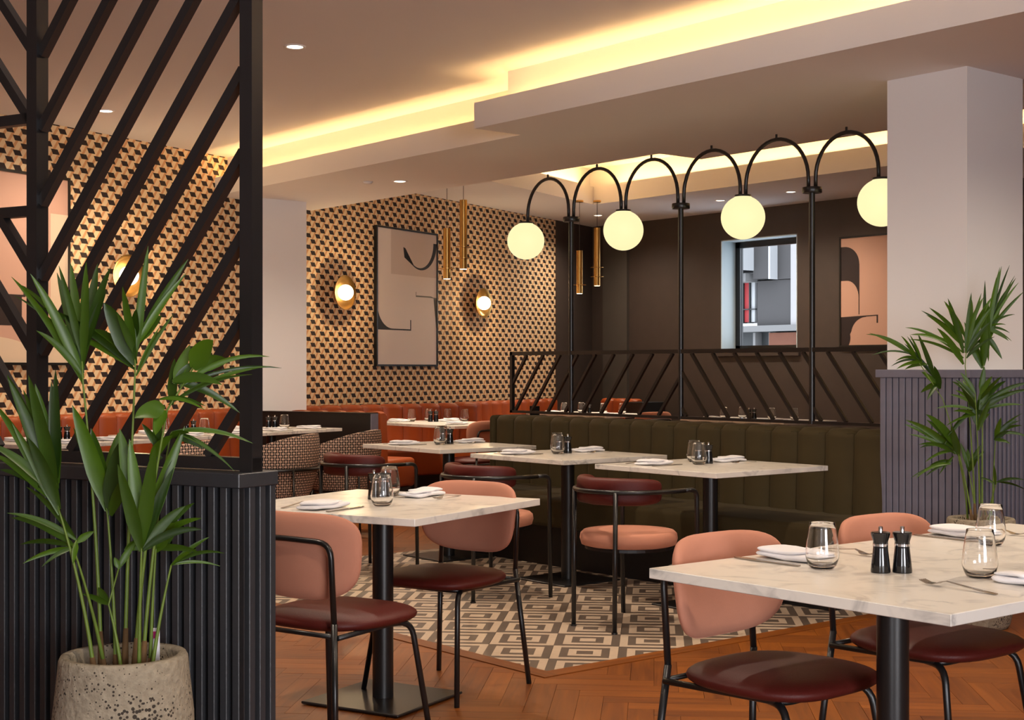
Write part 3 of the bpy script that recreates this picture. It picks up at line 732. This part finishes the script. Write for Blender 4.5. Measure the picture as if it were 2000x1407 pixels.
# tables of the orange banquettes along the papered wall
F0 = Vector((5.52, 9.93))
def fl(s, dpt): return (F0.x + WD.x * s - WN.x * dpt, F0.y + WD.y * s - WN.y * dpt)
for s, nm, n2 in ((.655, 'against the dark low partition', 'nearest the low partition'), (-.335, 'in the middle of the orange banquette', 'in the banquette middle'), (-1.62, 'behind the palm and screen', 'behind the palm')):
    c = Vector(fl(s, .38)); make_table('dining_table', c.x, c.y, WA, .96, .76, 'marble banquette table ' + nm, 'marble tables of the orange banquette')
    w = 'of banquette table ' + n2
    setting(*fl(s + .22, .16), WA, w, 'chair', True); setting(*fl(s - .2, .58), WA + PI, w, 'banquette', False); setting(*fl(s - .25, .14), WA, w, 'screen', True)
    tumbler(*fl(s + .15, .36), 'on banquette table ' + n2); tumbler(*fl(s - .02, .62), 'on banquette table ' + n2); tumbler(*fl(s - .34, .34), 'on banquette table ' + n2); mills(*fl(s + .03, .40), R(-20), 'on banquette table ' + n2)
c = Vector((7.97, 10.70)); make_table('dining_table', c.x, c.y, 0, .80, 1.30, 'long marble table inside the orange leather booth')
w = 'of the orange booth table'
setting(c.x - .2, c.y + .5, -PI / 2, w, 'open', True); setting(c.x - .2, c.y - .42, -PI / 2, w, 'pink chair', False); setting(c.x + .25, c.y + .3, PI / 2, w, 'booth', False)
for u, v in ((-.05, .50), (.15, .50), (.32, .42), (.36, .20)): tumbler(c.x + u, c.y + v, 'on the orange booth table')
mills(c.x + .06, c.y + .30, R(-30), 'on the orange booth table')
for cy, nm in ((11.9, 'under brass pendants at the dark wall'), (9.45, 'under the dark wall window')):
    make_table('dining_table', 10.9, cy, 0, .80, 1.35, 'marble table ' + nm)
    w = 'of table ' + nm
    setting(10.68, cy + .4, -PI / 2, w, 'far', False); setting(10.68, cy - .45, -PI / 2, w, 'near', False)
    for u, v in ((-.1, .35), (.12, .30), (.05, -.15), (.15, -.35)): tumbler(10.9 + u, cy + v, 'on table ' + nm)
    mills(10.9, cy + .07, R(-30), 'on table ' + nm)
tag(obj('menu_stand', bbox(-.05, .05, -.012, .012, 0, .13, bevel=.004), 'mill_black', None, (9.3, 11.0, TZ), R(-40)), 'dark upright menu stand glimpsed through the zigzag rail', 'menu stand')
make_table('side_table', 9.3, 11.0, 0, .6, .6, 'small marble table holding the menu stand behind zigzag rail')
# ================================================================== upholstered seating
def channel_bm(w, h, th, puff=.034, n=6):
    # one upright padded channel: width w along x, rolled top; front towards -y, back plane at y=0
    b = bmesh.new(); prof = []
    for k in range(9):                            # side profile in (y, z): front face then rolled top
        a = PI / 2 * k / 8; r = .05
        prof.append((-th + r - r * math.cos(a), h - r + r * math.sin(a)))
    prof = [(-th - .015, 0), (-th - .01, h * .35), (-th, h * .7)] + prof + [(0, h)]
    rows = []
    for i in range(n + 1):
        u = i / n * 2 - 1; bul = puff * (1 - u * u) ** .5 if abs(u) < 1 else 0
        row = []
        for (y, z) in prof:
            f = 1.0 if y < -.02 else 0.0
            k = bul - puff
            row.append(b.verts.new((u * w / 2, y - k * f * 1.0 if y < -.02 else y, z + (k * .5 if z > h - .03 else 0))))
        row.append(b.verts.new((u * w / 2, 0, 0))); rows.append(row)
    for A, B in zip(rows[:-1], rows[1:]):
        m = len(A)
        for k in range(m): b.faces.new((A[k], A[(k + 1) % m], B[(k + 1) % m], B[k]))
    b.faces.new(rows[0]); b.faces.new(rows[-1][::-1])
    return b
def upholstered(name, loc, rz, length, seat_d, seat_z, back_h, back_t, chan, mat, label, cat='bench', base_h=.27, base_in=.15, end=0):
    # local x along the bench, front towards -y, back plane at y=0
    t = tag(empty(name, loc, rz), label, cat)
    obj('plinth', bbox(0, length, -back_t - seat_d + base_in, 0, 0.004, base_h), 'plinth_black', t)
    obj('seat', bbox(0, length, -back_t - seat_d, -.02, base_h, seat_z, bevel=.035, seg=4), mat, t, smooth=True)
    n = max(1, round(length / chan)); w = length / n
    me = bpy.data.meshes.new('back_channel'); b = channel_bm(w - .002, back_h - seat_z + .02, back_t); bmesh.ops.recalc_face_normals(b, faces=b.faces)
    for f in b.faces: f.smooth = True
    for e in b.edges:
        if len(e.link_faces) == 2 and e.calc_face_angle(0) > R(50): e.smooth = False
    b.to_mesh(me); b.free(); me.materials.append(MATS[mat])
    for k in range(n): link('back_channel', me, None, t, (w * (k + .5), 0, seat_z - .02))
    return t
# green bench (front faces -X): local x runs along -Y
t = upholstered('bench', (6.555, 7.96, 0), -PI / 2, 3.32, .56, .46, .930, .215, .1965, 'velvet_green', 'long olive green velvet bench with fluted back under the zigzag rail')
obj('end_panel', bbox(-.05, 0, -.22, 0, 0.004, .925, bevel=.03, seg=4), 'velvet_green', t, smooth=True)
# orange banquette along the papered wall, left of the partition
sA = -6.5; sB = .10
px_, py_ = wpt(sA, .0)
upholstered('banquette', (px_, py_, 0), WA, sB - sA, .47, .46, .90, .13, .195, 'leather_orange', 'orange leather banquette with fluted back left of the low partition', 'banquette', .2, .08)
# low dark partition, square to the papered wall
pt = tag(empty('low_partition', (6.38, 11.45, 0), WA - PI / 2), 'black low partition between the two orange leather seats', 'partition')
obj('panel', bbox(0, 1.262, 0, .098, 0, .868), 'plinth_black', pt)
obj('cap', bbox(-.005, 1.268, -.006, .104, .868, .876), 'metal_bronze', pt)
obj('end_post', bbox(1.262, 1.275, 0, .098, 0, .868), 'slat_blue', pt)
# orange booth: return along the partition, back across, and the run towards the corner
ret = Vector((6.38, 11.45)) + Vector((WD.x, WD.y)) * .112
upholstered('booth_seat', (ret.x + WN.x * 1.29, ret.y + WN.y * 1.29, 0), WA + PI / 2, 1.0, .42, .46, .885, .13, .21, 'leather_orange', 'orange leather booth seat backing onto the low partition', 'banquette', .2, .08)
upholstered('booth_seat', (7.12, 12.02, 0), 0, 2.16, .45, .46, .90, .13, .24, 'leather_orange', 'orange leather booth seat under the framed print', 'banquette', .2, .08)
q = wpt(3.62, .12)
upholstered('booth_seat', (q[0], q[1], 0), WA, 2.3, .45, .46, .885, .13, .24, 'leather_orange', 'orange leather seat running to the dark corner behind zigzag rail', 'banquette', .2, .08)
upholstered('booth_seat', (12.42, 13.28, 0), -PI / 2, .65, .45, .46, .885, .13, .205, 'leather_orange', 'short orange leather seat along the dark wall', 'banquette', .2, .08)
tag(obj('low_partition', bbox(12.1, 12.5, 12.30, 12.60, 0, .85, bevel=.006), 'plinth_black'), 'small black low partition at end of the short orange seat', 'partition')
# ================================================================== zigzag rail with arched globe lamps on the green bench
RX = 6.54
rail = tag(empty('rail_screen', (RX, 0, 0)), 'dark metal zigzag rail with arched globe lamps above the green bench', 'screen')
Y0r, Y1r, Z0r, Z1r = 4.64, 8.0, .939, 1.381
bar = .026
side = (1, 0, 0)
obj('top_rail', beam(bmesh.new(), (0, Y0r, Z1r - bar / 2), (0, Y1r, Z1r - bar / 2), bar, bar, side), 'metal_bronze', rail)
obj('bottom_rail', beam(bmesh.new(), (0, Y0r, Z0r + .009), (0, Y1r, Z0r + .009), .018, bar, side), 'metal_bronze', rail)
obj('end_upright', beam(bmesh.new(), (0, Y1r - bar / 2, Z0r), (0, Y1r - bar / 2, Z1r), bar, bar, side), 'metal_bronze', rail)
zt, zb = Z1r - bar, Z0r + .018; SL = 1.29; run = (zt - zb) / SL
PY = (7.345, 6.30, 5.256)
def diag(yt, sgn, lo, hi):                        # top at yt; the foot lies run further along sgn
    a, b_ = Vector((0, yt, zt)), Vector((0, yt + sgn * run, zb))
    pts = [a, b_]
    for lim, cmp in ((lo, -1), (hi, 1)):
        for i in (0, 1):
            p, o_ = pts[i], pts[1 - i]
            if (p.y - lim) * cmp > 0:
                if (o_.y - lim) * cmp >= 0: return
                f = (lim - o_.y) / (p.y - o_.y); pts[i] = o_ + (p - o_) * f
    if (pts[0] - pts[1]).length > .05: obj('diagonal', beam(bmesh.new(), pts[0], pts[1], .019, .019, side), 'metal_bronze', rail)
for k in range(-2, 14):
    yt = 6.371 + .1815 * k; diag(yt, 1, 6.30, 7.99)
for k in range(-2, 12):
    yt = 6.206 - .177 * k; diag(yt, -1, 4.65, 6.30)
GY = (7.834, 6.825, 5.781, 4.773)
for y in PY:
    p = obj('post', tube(bmesh.new(), [(0, y, Z0r), (0, y, 2.28)], .0175, 12), 'metal_bronze', rail, smooth=True, auto=True)
    obj('collar', lathe(bmesh.new(), [(0, 2.273), (.055, 2.273), (.057, 2.276), (.057, 2.303), (.055, 2.306), (0, 2.306)], 24, 0, y), 'metal_bronze', p, smooth=True, auto=True)
def arch(ya, yb):                                 # from a post (ya) to a globe (yb)
    s = 1 if yb > ya else -1; a = ya + s * .026; b_ = yb - s * .022; c = (a + b_) / 2; r = abs(b_ - a) / 2
    pts = [(0, a, 2.297)] + [(0, c - s * r * math.cos(PI * i / 20), 2.358 + r * 1.08 * math.sin(PI * i / 20)) for i in range(21)] + [(0, b_, 2.292)]
    h = obj('arch', tube(bmesh.new(), pts, .0115, 10), 'metal_bronze', rail, smooth=True)
    obj('pin', tube(bmesh.new(), [(0, c, 2.358 + r * 1.08), (0, c, 2.358 + r * 1.08 + .03)], .007, 8), 'metal_bronze', h)
for ya, yb in ((PY[0], GY[0]), (PY[0], GY[1]), (PY[1], GY[1]), (PY[1], GY[2]), (PY[2], GY[2]), (PY[2], GY[3])): arch(ya, yb)
for y in GY:
    prof = [(0, 2.302), (.05, 2.301)] + [(.133 * math.sin(a), 2.175 + .133 * math.cos(a)) for a in [R(24 + 156 * i / 22) for i in range(22)]] + [(0, 2.042)]
    gl = obj('globe', lathe(bmesh.new(), prof, 36, 0, y), 'globe_glow', rail, smooth=True); gl['label'] = 'glowing cream glass globe'
    obj('globe_cap', lathe(bmesh.new(), [(0, 2.300), (.052, 2.300), (.05, 2.312), (0, 2.312)], 24, 0, y), 'metal_bronze', gl)
# ================================================================== slatted divider with tall screen
DC = Vector((1.711, 3.161)); DROT = WA + PI / 2   # local x runs along the divider, local y towards the viewer's left
div = tag(empty('slatted_divider', (DC.x, DC.y, 0), DROT), 'black slatted low divider carrying the tall diagonal screen', 'divider')
DLn, DT = 1.75, .145                              # local: x 0..DLn, y from 0 (front face) to -DT
obj('core', bbox(.02, DLn, -DT + .02, -.02, 0, .975), 'backing_black', div)
obj('cap', bbox(-.004, DLn, -DT - .004, .004, .962, .998, bevel=.002, seg=1), 'slat_black', div)
sm2 = slat_mesh(.962, .022, .02); sm2.materials.append(MATS['slat_black'])
for k in range(43): link('slat', sm2, None, div, (.011 + .0402 * k, -.02, 0), 0)
for k in range(4): link('slat', sm2, None, div, (.02, -.012 - .0402 * k, 0), PI / 2)
scn = tag(empty('tall_screen', (DC.x + .07 * WD.x, DC.y + .07 * WD.y, 0), DROT), 'tall black metal screen of diagonal bars standing on slatted divider', 'screen')
sd = (0, 1, 0); ZT = HC
for x in (.020, .792, 1.565): obj('post', beam(bmesh.new(), (x, 0, .998), (x, 0, ZT), .04, .042, sd), 'metal_screen', scn)
obj('bottom_rail', beam(bmesh.new(), (0, 0, 1.018), (1.585, 0, 1.018), .032, .035, sd), 'metal_screen', scn)
def sbar(x0, z0, x1, z1): obj('diagonal_bar', beam(bmesh.new(), (x0, 0, z0), (x1, 0, z1), .026, .026, sd), 'metal_screen', scn)
for k in range(-6, 11):
    z = 1.095 + .2085 * k; m = 1.262; xa, za = .772, z; xb, zb2 = .040, z + m * .732
    if za < 1.034: xa = .772 - (1.034 - za) / m; za = 1.034
    if zb2 > ZT: xb = .772 - (ZT - z) / m; zb2 = ZT
    if xa - xb > .03: sbar(xa, za, xb, zb2)
for k, z in enumerate((.87, 1.10, 1.318, 1.541, 1.955, 2.159, 2.37, 2.58, 2.79)):
    m = 1.20; xa, za, xb, zb2 = .812, z, 1.545, z + m * .733
    if za < 1.034: xa = .812 + (1.034 - za) / m; za = 1.034
    lim = 1.690 if z < 1.6 else ZT
    if z < 1.6 and zb2 > lim: xb = .812 + (lim - z) / m; zb2 = lim
    elif zb2 > ZT: xb = .812 + (ZT - z) / m; zb2 = ZT
    sbar(xa, za, xb, zb2)
for z in (1.962, 1.702): obj('cross_bar', beam(bmesh.new(), (.812, 0, z), (1.545, 0, z), .03, .026, sd), 'metal_screen', scn)
# ================================================================== framed prints
def print_frame(s0, w, h, z0, label, base):
    t = tag(empty('framed_print', wpt(s0, .0) + (z0,), WA), label, 'picture')
    obj('canvas', bbox(.012, w - .012, -.03, -.004, .012, h - .012), base, t)
    bm = bmesh.new(); f = .02
    for a in ((0, f, 0, h), (w - f, w, 0, h), (f, w - f, 0, f), (f, w - f, h - f, h)): box(bm, a[0], a[1], -.04, 0, a[2], a[3])
    obj('frame', bm, 'frame_black', t); return t
def shape(t, name, pts, mat, lay=0):              # flat printed shape a hair proud of the canvas
    b = bmesh.new(); y = -.0306 - .0005 * lay
    pts = [p for i, p in enumerate(pts) if math.dist(p, pts[i - 1]) > 1e-4]
    f = b.faces.new([b.verts.new((x, y, z)) for x, z in pts]); f.normal_update(); bmesh.ops.triangulate(b, faces=[f], ngon_method='EAR_CLIP'); return obj(name, b, mat, t)
def arcp(cx, cz, rx, rz, a0, a1, n=24): return [(cx + rx * math.cos(R(a0 + (a1 - a0) * i / n)), cz + rz * math.sin(R(a0 + (a1 - a0) * i / n))) for i in range(n + 1)]
SP = (8.281 - WP.x) / WD.x
t = print_frame(SP, 1.175, 1.475, 1.283, 'framed print of greige with black letter-like curves', 'print_greige')
shape(t, 'tinted_square', [(.27, .98), (1.155, .98), (1.155, 1.455), (.27, 1.455)], 'print_greige_dark')
outer = arcp(.84, 1.36, .315, .31, 190, 360, 26); inner = arcp(.815, 1.36, .275, .288, 360, 195, 26)
shape(t, 'black_bowl', [(.52, 1.17), (.50, 1.28)] + outer[1:] + inner[:-1], 'print_black', 1)
shape(t, 'black_hook', [(.02, .385), (.65, .385), (.65, .50), (.632, .50), (.632, .400), (.30, .400)] + arcp(.30, .66, .28, .26, 270, 180, 12) + [(.02, .66)], 'print_black', 1)
shape(t, 'grey_stroke', [(.74, .755), (.74, .81), (.75, .81), (.75, .772), (1.05, .772)] + arcp(1.05, .62, .095, .15, 90, 0, 10) + [(1.15, .42), (1.155, .42), (1.155, .76)], 'print_grey', 1)
SPL = (4.395 - WP.x) / WD.x - 1.175
t = print_frame(SPL, 1.175, 1.475, 1.285, 'framed salmon print with dark block, hung behind tall screen', 'print_salmon')
shape(t, 'cream_band', [(.98, .35), (1.155, .35), (1.155, 1.18), (.98, 1.18)], 'print_cream', 1)
shape(t, 'dark_block', [(.02, .30), (.70, .30), (.70, .52), (.735, .52), (.735, .60), (.715, .60), (.715, .535), (.02, .535)], 'print_brown', 2)
shape(t, 'cream_foot', [(.02, .02), (1.155, .02), (1.155, .14), (.75, .14)] + arcp(.3, .13, .45, .09, 0, 90, 10) + [(.02, .22)], 'print_cream', 1)
t = tag(empty('framed_print', (13.0, 10.035, 1.50), -PI / 2), 'framed salmon print with dark brown curves on the dark wall', 'picture')
obj('canvas', bbox(.012, 1.163, -.03, -.004, .012, 1.223), 'print_salmon', t)
bm = bmesh.new()
for a in ((0, .02, 0, 1.235), (1.155, 1.175, 0, 1.235), (.02, 1.155, 0, .02), (.02, 1.155, 1.215, 1.235)): box(bm, a[0], a[1], -.04, 0, a[2], a[3])
obj('frame', bm, 'frame_black', t)
shape(t, 'brown_shoulder', [(.02, .74)] + arcp(.1, .55, .16, .19, 90, 0, 10) + [(.26, .36), (.272, .36), (.272, .92)] + arcp(.07, .92, .2, .20, 0, 90, 12) + [(.02, 1.12)], 'print_brown', 1)
shape(t, 'brown_bracket', [(.02, .335), (.52, .350), (.52, .26), (.50, .26), (.50, .338), (.36, .333)] + arcp(.36, .14, .20, .19, 90, 170, 10) + arcp(-.03, .10, .18, .16, 15, -50, 10) + [(.02, .022)], 'print_brown', 1)
# ================================================================== wall and hanging lamps
def sconce(s, z, label):
    t = tag(empty('wall_sconce', wpt(s, 0) + (z,), WA), label, 'wall lamp', 'brass dish sconces on the papered wall')
    b = lathe(bmesh.new(), [(.02, .0), (.07, .012), (.13, .045), (.172, .085), (.175, .084), (.135, .037), (.075, .004), (.02, -.008), (0, -.008), (0, 0), (.02, 0)], 36); xform(b, (0, -.03, 0), rx=PI / 2)
    obj('dish', b, 'brass', t, smooth=True)
    b = lathe(bmesh.new(), [(0, 0), (.03, 0), (.03, .03), (0, .03)], 20); xform(b, (0, -.0, 0), rx=PI / 2); obj('wall_plate', b, 'brass', t)
    b = lathe(bmesh.new(), [(.079 * math.sin(PI * i / 16), -.079 * math.cos(PI * i / 16)) for i in range(17)], 28); xform(b, (0, -.115, 0))
    obj('bulb', b, 'sconce_glow', t, smooth=True)
    lamp('POINT', (0, -.21, 0), 9, (1, .72, .40), name='sconce_lamp', shadow_soft_size=.03, parent=t)
for x, lb in ((4.912, 'brass dish sconce with lit globe behind tall screen'), (7.679, 'brass dish sconce with lit globe between column and print'), (10.189, 'brass dish sconce with lit globe right of the print')):
    sconce((x - WP.x) / WD.x, 2.02, lb)
def pendant(x, y, z0, z1, label, group, plates):
    t = tag(empty('pendant_lamp', (x, y, z0)), label, 'pendant lamp', group)
    obj('tube', tube(bmesh.new(), [(0, 0, .006), (0, 0, z1 - z0)], .036, 18), 'brass', t, smooth=True, auto=True)
    obj('lens', lathe(bmesh.new(), [(0, .003), (.032, .003), (.032, .006)], 18), 'pendant_glow', t)
    top = HC if x > 7.8 else HS
    obj('cord', tube(bmesh.new(), [(0, 0, z1 - z0), (0, 0, top - z0)], .003, 6), 'metal_black', t)
    obj('canopy', lathe(bmesh.new(), [(0, top - z0 - .02), (.045, top - z0 - .02), (.045, top - z0), (0, top - z0)], 18), 'brass', t)
    for h in plates: obj('ring_plate', lathe(bmesh.new(), [(.036, h), (.075, h), (.075, h + .005), (.036, h + .005)], 22), 'brass', t)
    lamp('SPOT', (0, 0, -.004), 40, DOWN, name='pendant_beam', spot_size=R(95), spot_blend=.6, shadow_soft_size=.025, parent=t)
pendant(7.985, 10.72, 2.096, 2.575, 'short brass tube pendant over the booth table', 'brass pendants over booth table', (.1,))
pendant(8.095, 10.61, 2.187, 2.84, 'long brass tube pendant over the booth table', 'brass pendants over booth table', (.105, .21))
pendant(10.83, 12.02, 2.106, 2.60, 'short brass tube pendant over table at the dark wall', 'brass pendants at dark wall', (.1,))
pendant(10.99, 11.90, 2.195, 2.86, 'long brass tube pendant over table at the dark wall', 'brass pendants at dark wall', (.105, .21))
# ================================================================== potted palms
def make_pot(t, rm, rr, h):
    prof = [(0, .0), (rm * .72, .0), (rm * .80, .02), (rm * .93, h * .25), (rm, h * .55), (rm * .985, h * .75), (rr * 1.02, h * .93), (rr, h * .985), (rr * .97, h), (rr * .86, h * 1.0), (rr * .82, h * .985), (rr * .82, h * .90), (0, h * .90)]
    obj('pot', lathe(bmesh.new(), prof, 44), 'pot_stone', t, smooth=True)
    b = bmesh.new(); g = random.Random(3)
    for k in range(240):
        a, r = g.random() * 2 * PI, rr * .78 * g.random() ** .5; s = .006 + .006 * g.random()
        bmesh.ops.create_icosphere(b, subdivisions=1, radius=s, matrix=Matrix.Translation((r * math.cos(a), r * math.sin(a), h * .905 + .004 * g.random())))
    o = obj('gravel', b, 'soil', t); o['kind'] = 'stuff'
def leaflet_bm(p, q, w, bulge, twist):
    b = bmesh.new(); p, q = Vector(p), Vector(q); L = (q - p).length
    mid = (p + q) / 2 + Vector((0, 0, 1)) * L * bulge
    n = 9; fwd = Vector((0, 1, 0)); rows = []
    for i in range(n + 1):
        s = i / n; c = p * (1 - s) ** 2 + mid * 2 * s * (1 - s) + q * s * s
        tg = ((mid - p) * (1 - s) + (q - mid) * s).normalized()
        sd_ = tg.cross(fwd); sd_ = sd_.normalized() if sd_.length > .05 else Vector((1, 0, 0))
        sd_ = (sd_ * math.cos(twist) + fwd * math.sin(twist)).normalized(); nr = tg.cross(sd_).normalized()
        wd_ = w / 2 * min(1, (.28 + 2.6 * s)) * (1 - s ** 2.6) ** .8 if s < 1 else .0004
        rows.append((b.verts.new(c - sd_ * wd_ + nr * wd_ * .25), b.verts.new(c - nr * wd_ * .12), b.verts.new(c + sd_ * wd_ + nr * wd_ * .25)))
    for A, B in zip(rows[:-1], rows[1:]):
        for k in (0, 1): b.faces.new((A[k], A[k + 1], B[k + 1], B[k]))
    return b
def palm(loc, rm, rr, h, fronds, label, seed, depth, wide):
    t = tag(empty('potted_palm', loc, -HEAD), label, 'potted plant', 'kentia palms in stone pots')
    make_pot(t, rm, rr, h); g = random.Random(seed)
    for base, mid, leaves in fronds:
        yb = g.uniform(-.05, .05); yt = g.uniform(-depth, depth)
        B = Vector((base[0] / 1000 * .9, yb, h * .88)); M_ = Vector((mid[0] / 1000, yt, mid[1] / 1000))
        ctl = Vector((B.x + (M_.x - B.x) * .25, (yb + yt) / 2, (B.z + M_.z) / 2))
        pts = [B * (1 - s) ** 2 + ctl * 2 * s * (1 - s) + M_ * s * s for s in [i / 12 for i in range(13)]]
        top = max(leaves, key=lambda l: l[1])
        pts.append(Vector((top[0] / 1000, yt, top[1] / 1000)))
        fr = obj('frond_stem', tube(bmesh.new(), pts, .004, 7, radii=[.0055 - .0035 * i / 13 for i in range(14)]), 'stem_green', t, smooth=True)
        obj('sheath', tube(bmesh.new(), pts[:3], .007, 7, radii=[.010, .0085, .006]), 'stem_brown', fr, smooth=True)
        more = [(bx, bz, tx + g.randint(-45, 45), tz - g.randint(5, 70), int(w_ * .8)) for bx, bz, tx, tz, w_ in leaves if g.random() < .65]
        for bx, bz, tx, tz, w_ in leaves + more:
            dy = g.uniform(-.07, .07); L = math.hypot(tx - bx, tz - bz) / 1000
            flat = abs(tx - bx) / (abs(tx - bx) + abs(tz - bz) + 1)
            me = leaflet_bm((bx / 1000, yt, bz / 1000), (tx / 1000, yt + dy, tz / 1000), w_ / 1000 * wide, (.05 + .20 * flat) * g.uniform(.6, 1.2), g.uniform(-.45, .45))
            obj('leaflet', me, 'palm_leaf', fr, smooth=True)
    return t
FRONT_FRONDS = [
 ((-62, 562), (-111, 1229), [(-111,1226,-273,1480,17),(-111,1237,-222,1486,22),(-111,1248,-179,1493,22),(-111,1259,-157,1519,22),(-111,1271,-95,1519,24),(-111,1282,-122,1523,20),(-111,1293,-32,1502,22),(-114,1297,-295,1471,11),(-111,1242,-185,1407,20)]),
 ((-6, 562), (11, 1258), [(10,1258,-224,1411,17),(10,1270,-59,1419,42),(10,1282,49,1556,18),(10,1294,-4,1456,20),(10,1307,124,1532,18),(10,1319,58,1391,29),(10,1331,23,1403,22),(13,1242,106,1392,10)]),
 ((27, 562), (113, 1162), [(116,1174,345,1265,11),(143,1217,349,1288,11),(174,1260,231,1326,44),(131,1223,158,1316,24),(125,1229,248,1222,22),(94,1187,207,1172,10),(125,1174,116,1284,24),(106,1162,48,1144,37)]),
 ((45, 562), (106, 1101), [(106,1101,185,1067,17),(109,1107,302,1079,11),(100,1089,168,1107,12),(82,1064,70,1147,20),(70,1052,89,1144,18),(58,1040,125,1101,22)]),
 ((55, 562), (61, 844), [(60,856,0,1118,37),(61,844,110,1081,29),(62,844,148,1123,29),(62,832,158,936,22),(60,832,23,1040,27)]),
 ((-58, 568), (-136, 936), [(-132,917,-285,1180,24),(-144,966,-275,1245,32),(-138,978,-196,1245,32),(-136,991,-155,1229,24),(-138,1003,-133,1258,22),(-151,1003,-236,1209,17),(-144,966,-297,1086,20),(-138,942,-297,1057,20),(-133,930,-185,1101,27)]),
 ((-22, 562), (-47, 905), [(-47,917,-124,1172,37),(-45,917,-38,1103,42),(-53,942,-138,1116,20),(-47,917,-87,1116,34),(-40,905,9,1034,29)]),
 ((-53, 568), (-104, 841), [(-102,844,-267,903,18),(-104,841,-242,841,12),(-102,838,-200,810,12),(-95,850,-62,874,15),(-95,856,-236,976,15)]),
 ((60, 562), (70, 825), [(70,825,177,819,17),(70,819,126,893,34),(76,856,163,936,18),(65,832,-6,822,27)]),
 ((73, 568), (97, 780), [(97,780,185,846,11),(97,780,231,812,9)]),
 ((2, 562), (-34, 697), [(-34,697,-65,734,20),(-10,783,23,844,15)]),
]
REAR_FRONDS = [
 ((-30, 534), (-85, 1273), [(-83,1335,-68,1628,25),(-93,1335,-188,1598,30),(-88,1360,-293,1518,23),(-93,1335,-368,1423,23),(-93,1310,-373,1460,20),(-88,1385,-280,1553,23),(-83,1410,-208,1585,25),(-73,1435,23,1608,23),(-73,1385,53,1610,25),(-73,1360,33,1560,25),(-93,1280,-240,1455,33),(-78,1335,20,1485,25),(-68,1435,-30,1598,30),(-78,1310,38,1423,20)]),
 ((8, 534), (25, 1255), [(28,1335,90,1755,28),(33,1360,125,1765,25),(45,1435,165,1770,15),(53,1460,205,1708,18),(48,1448,170,1668,23),(48,1435,205,1635,18),(25,1273,33,1590,55),(33,1360,125,1568,35),(33,1460,135,1395,23),(38,1423,113,1305,28),(20,1260,-48,1490,35),(45,1460,158,1523,13),(45,1460,158,1435,13)]),
 ((-50, 534), (-180, 1110), [(-293,1298,-523,1435,20),(-305,1298,-400,1418,18),(-218,1210,-318,1430,25),(-280,1285,-353,1423,15),(-293,1298,-430,1295,15),(-280,1290,-425,1257,18),(-255,1280,-348,1255,20),(-318,1323,-513,1325,10),(-205,1185,-273,1140,28),(-193,1160,-238,1273,35)]),
 ((-13, 534), (-48, 960), [(-55,1110,-143,1205,25),(-55,1085,-160,1155,20),(-55,1135,-123,1240,23),(-30,1110,48,1222,25),(-30,1135,-13,1270,30),(-30,1085,113,1200,28),(-18,1060,163,1155,20),(-30,1060,95,1130,30),(-18,1085,205,1192,23),(-55,1060,-98,1205,30),(-43,985,38,1090,30),(-55,1035,-178,1055,18),(-68,1060,-230,1065,15),(-48,985,-80,1135,35),(-43,960,-5,1160,35),(-35,1060,20,1197,35),(-68,1060,-193,935,23)]),
 ((-55, 547), (-130, 822), [(-138,847,-383,1010,35),(-130,860,-305,1040,43),(-143,847,-363,940,20),(-148,847,-343,895,20),(-155,860,-328,877,20),(-163,810,-268,790,20),(-168,797,-353,732,18),(-128,835,-180,985,35),(-155,835,-228,747,15)]),
 ((50, 547), (75, 915), [(75,920,173,1010,25),(73,935,205,980,20),(73,920,83,1022,30),(70,935,205,1040,13),(68,910,128,955,23)]),
 ((-3, 559), (-28, 747), [(-28,760,-63,890,23),(-28,760,38,880,25),(-28,747,-23,860,30)]),
 ((25, 559), (53, 710), [(53,710,165,725,15),(48,697,20,797,15)]),
]

pa = palm((1.435, 3.218, 0), .167, .150, .578, FRONT_FRONDS, 'large kentia palm in stone pot before the slatted divider', 5, .09, 1.25)
obj('plant_label', bbox(.055, .073, .05, .053, .50, .63), 'tag_white', pa)
obj('label_mark', bbox(.058, .070, .0485, .0495, .605, .622), 'tag_pink', pa)
palm((6.175, 3.927, 0), .172, .160, .53, REAR_FRONDS, 'kentia palm in stone pot in front of the slatted pier', 9, .10, 1.05)
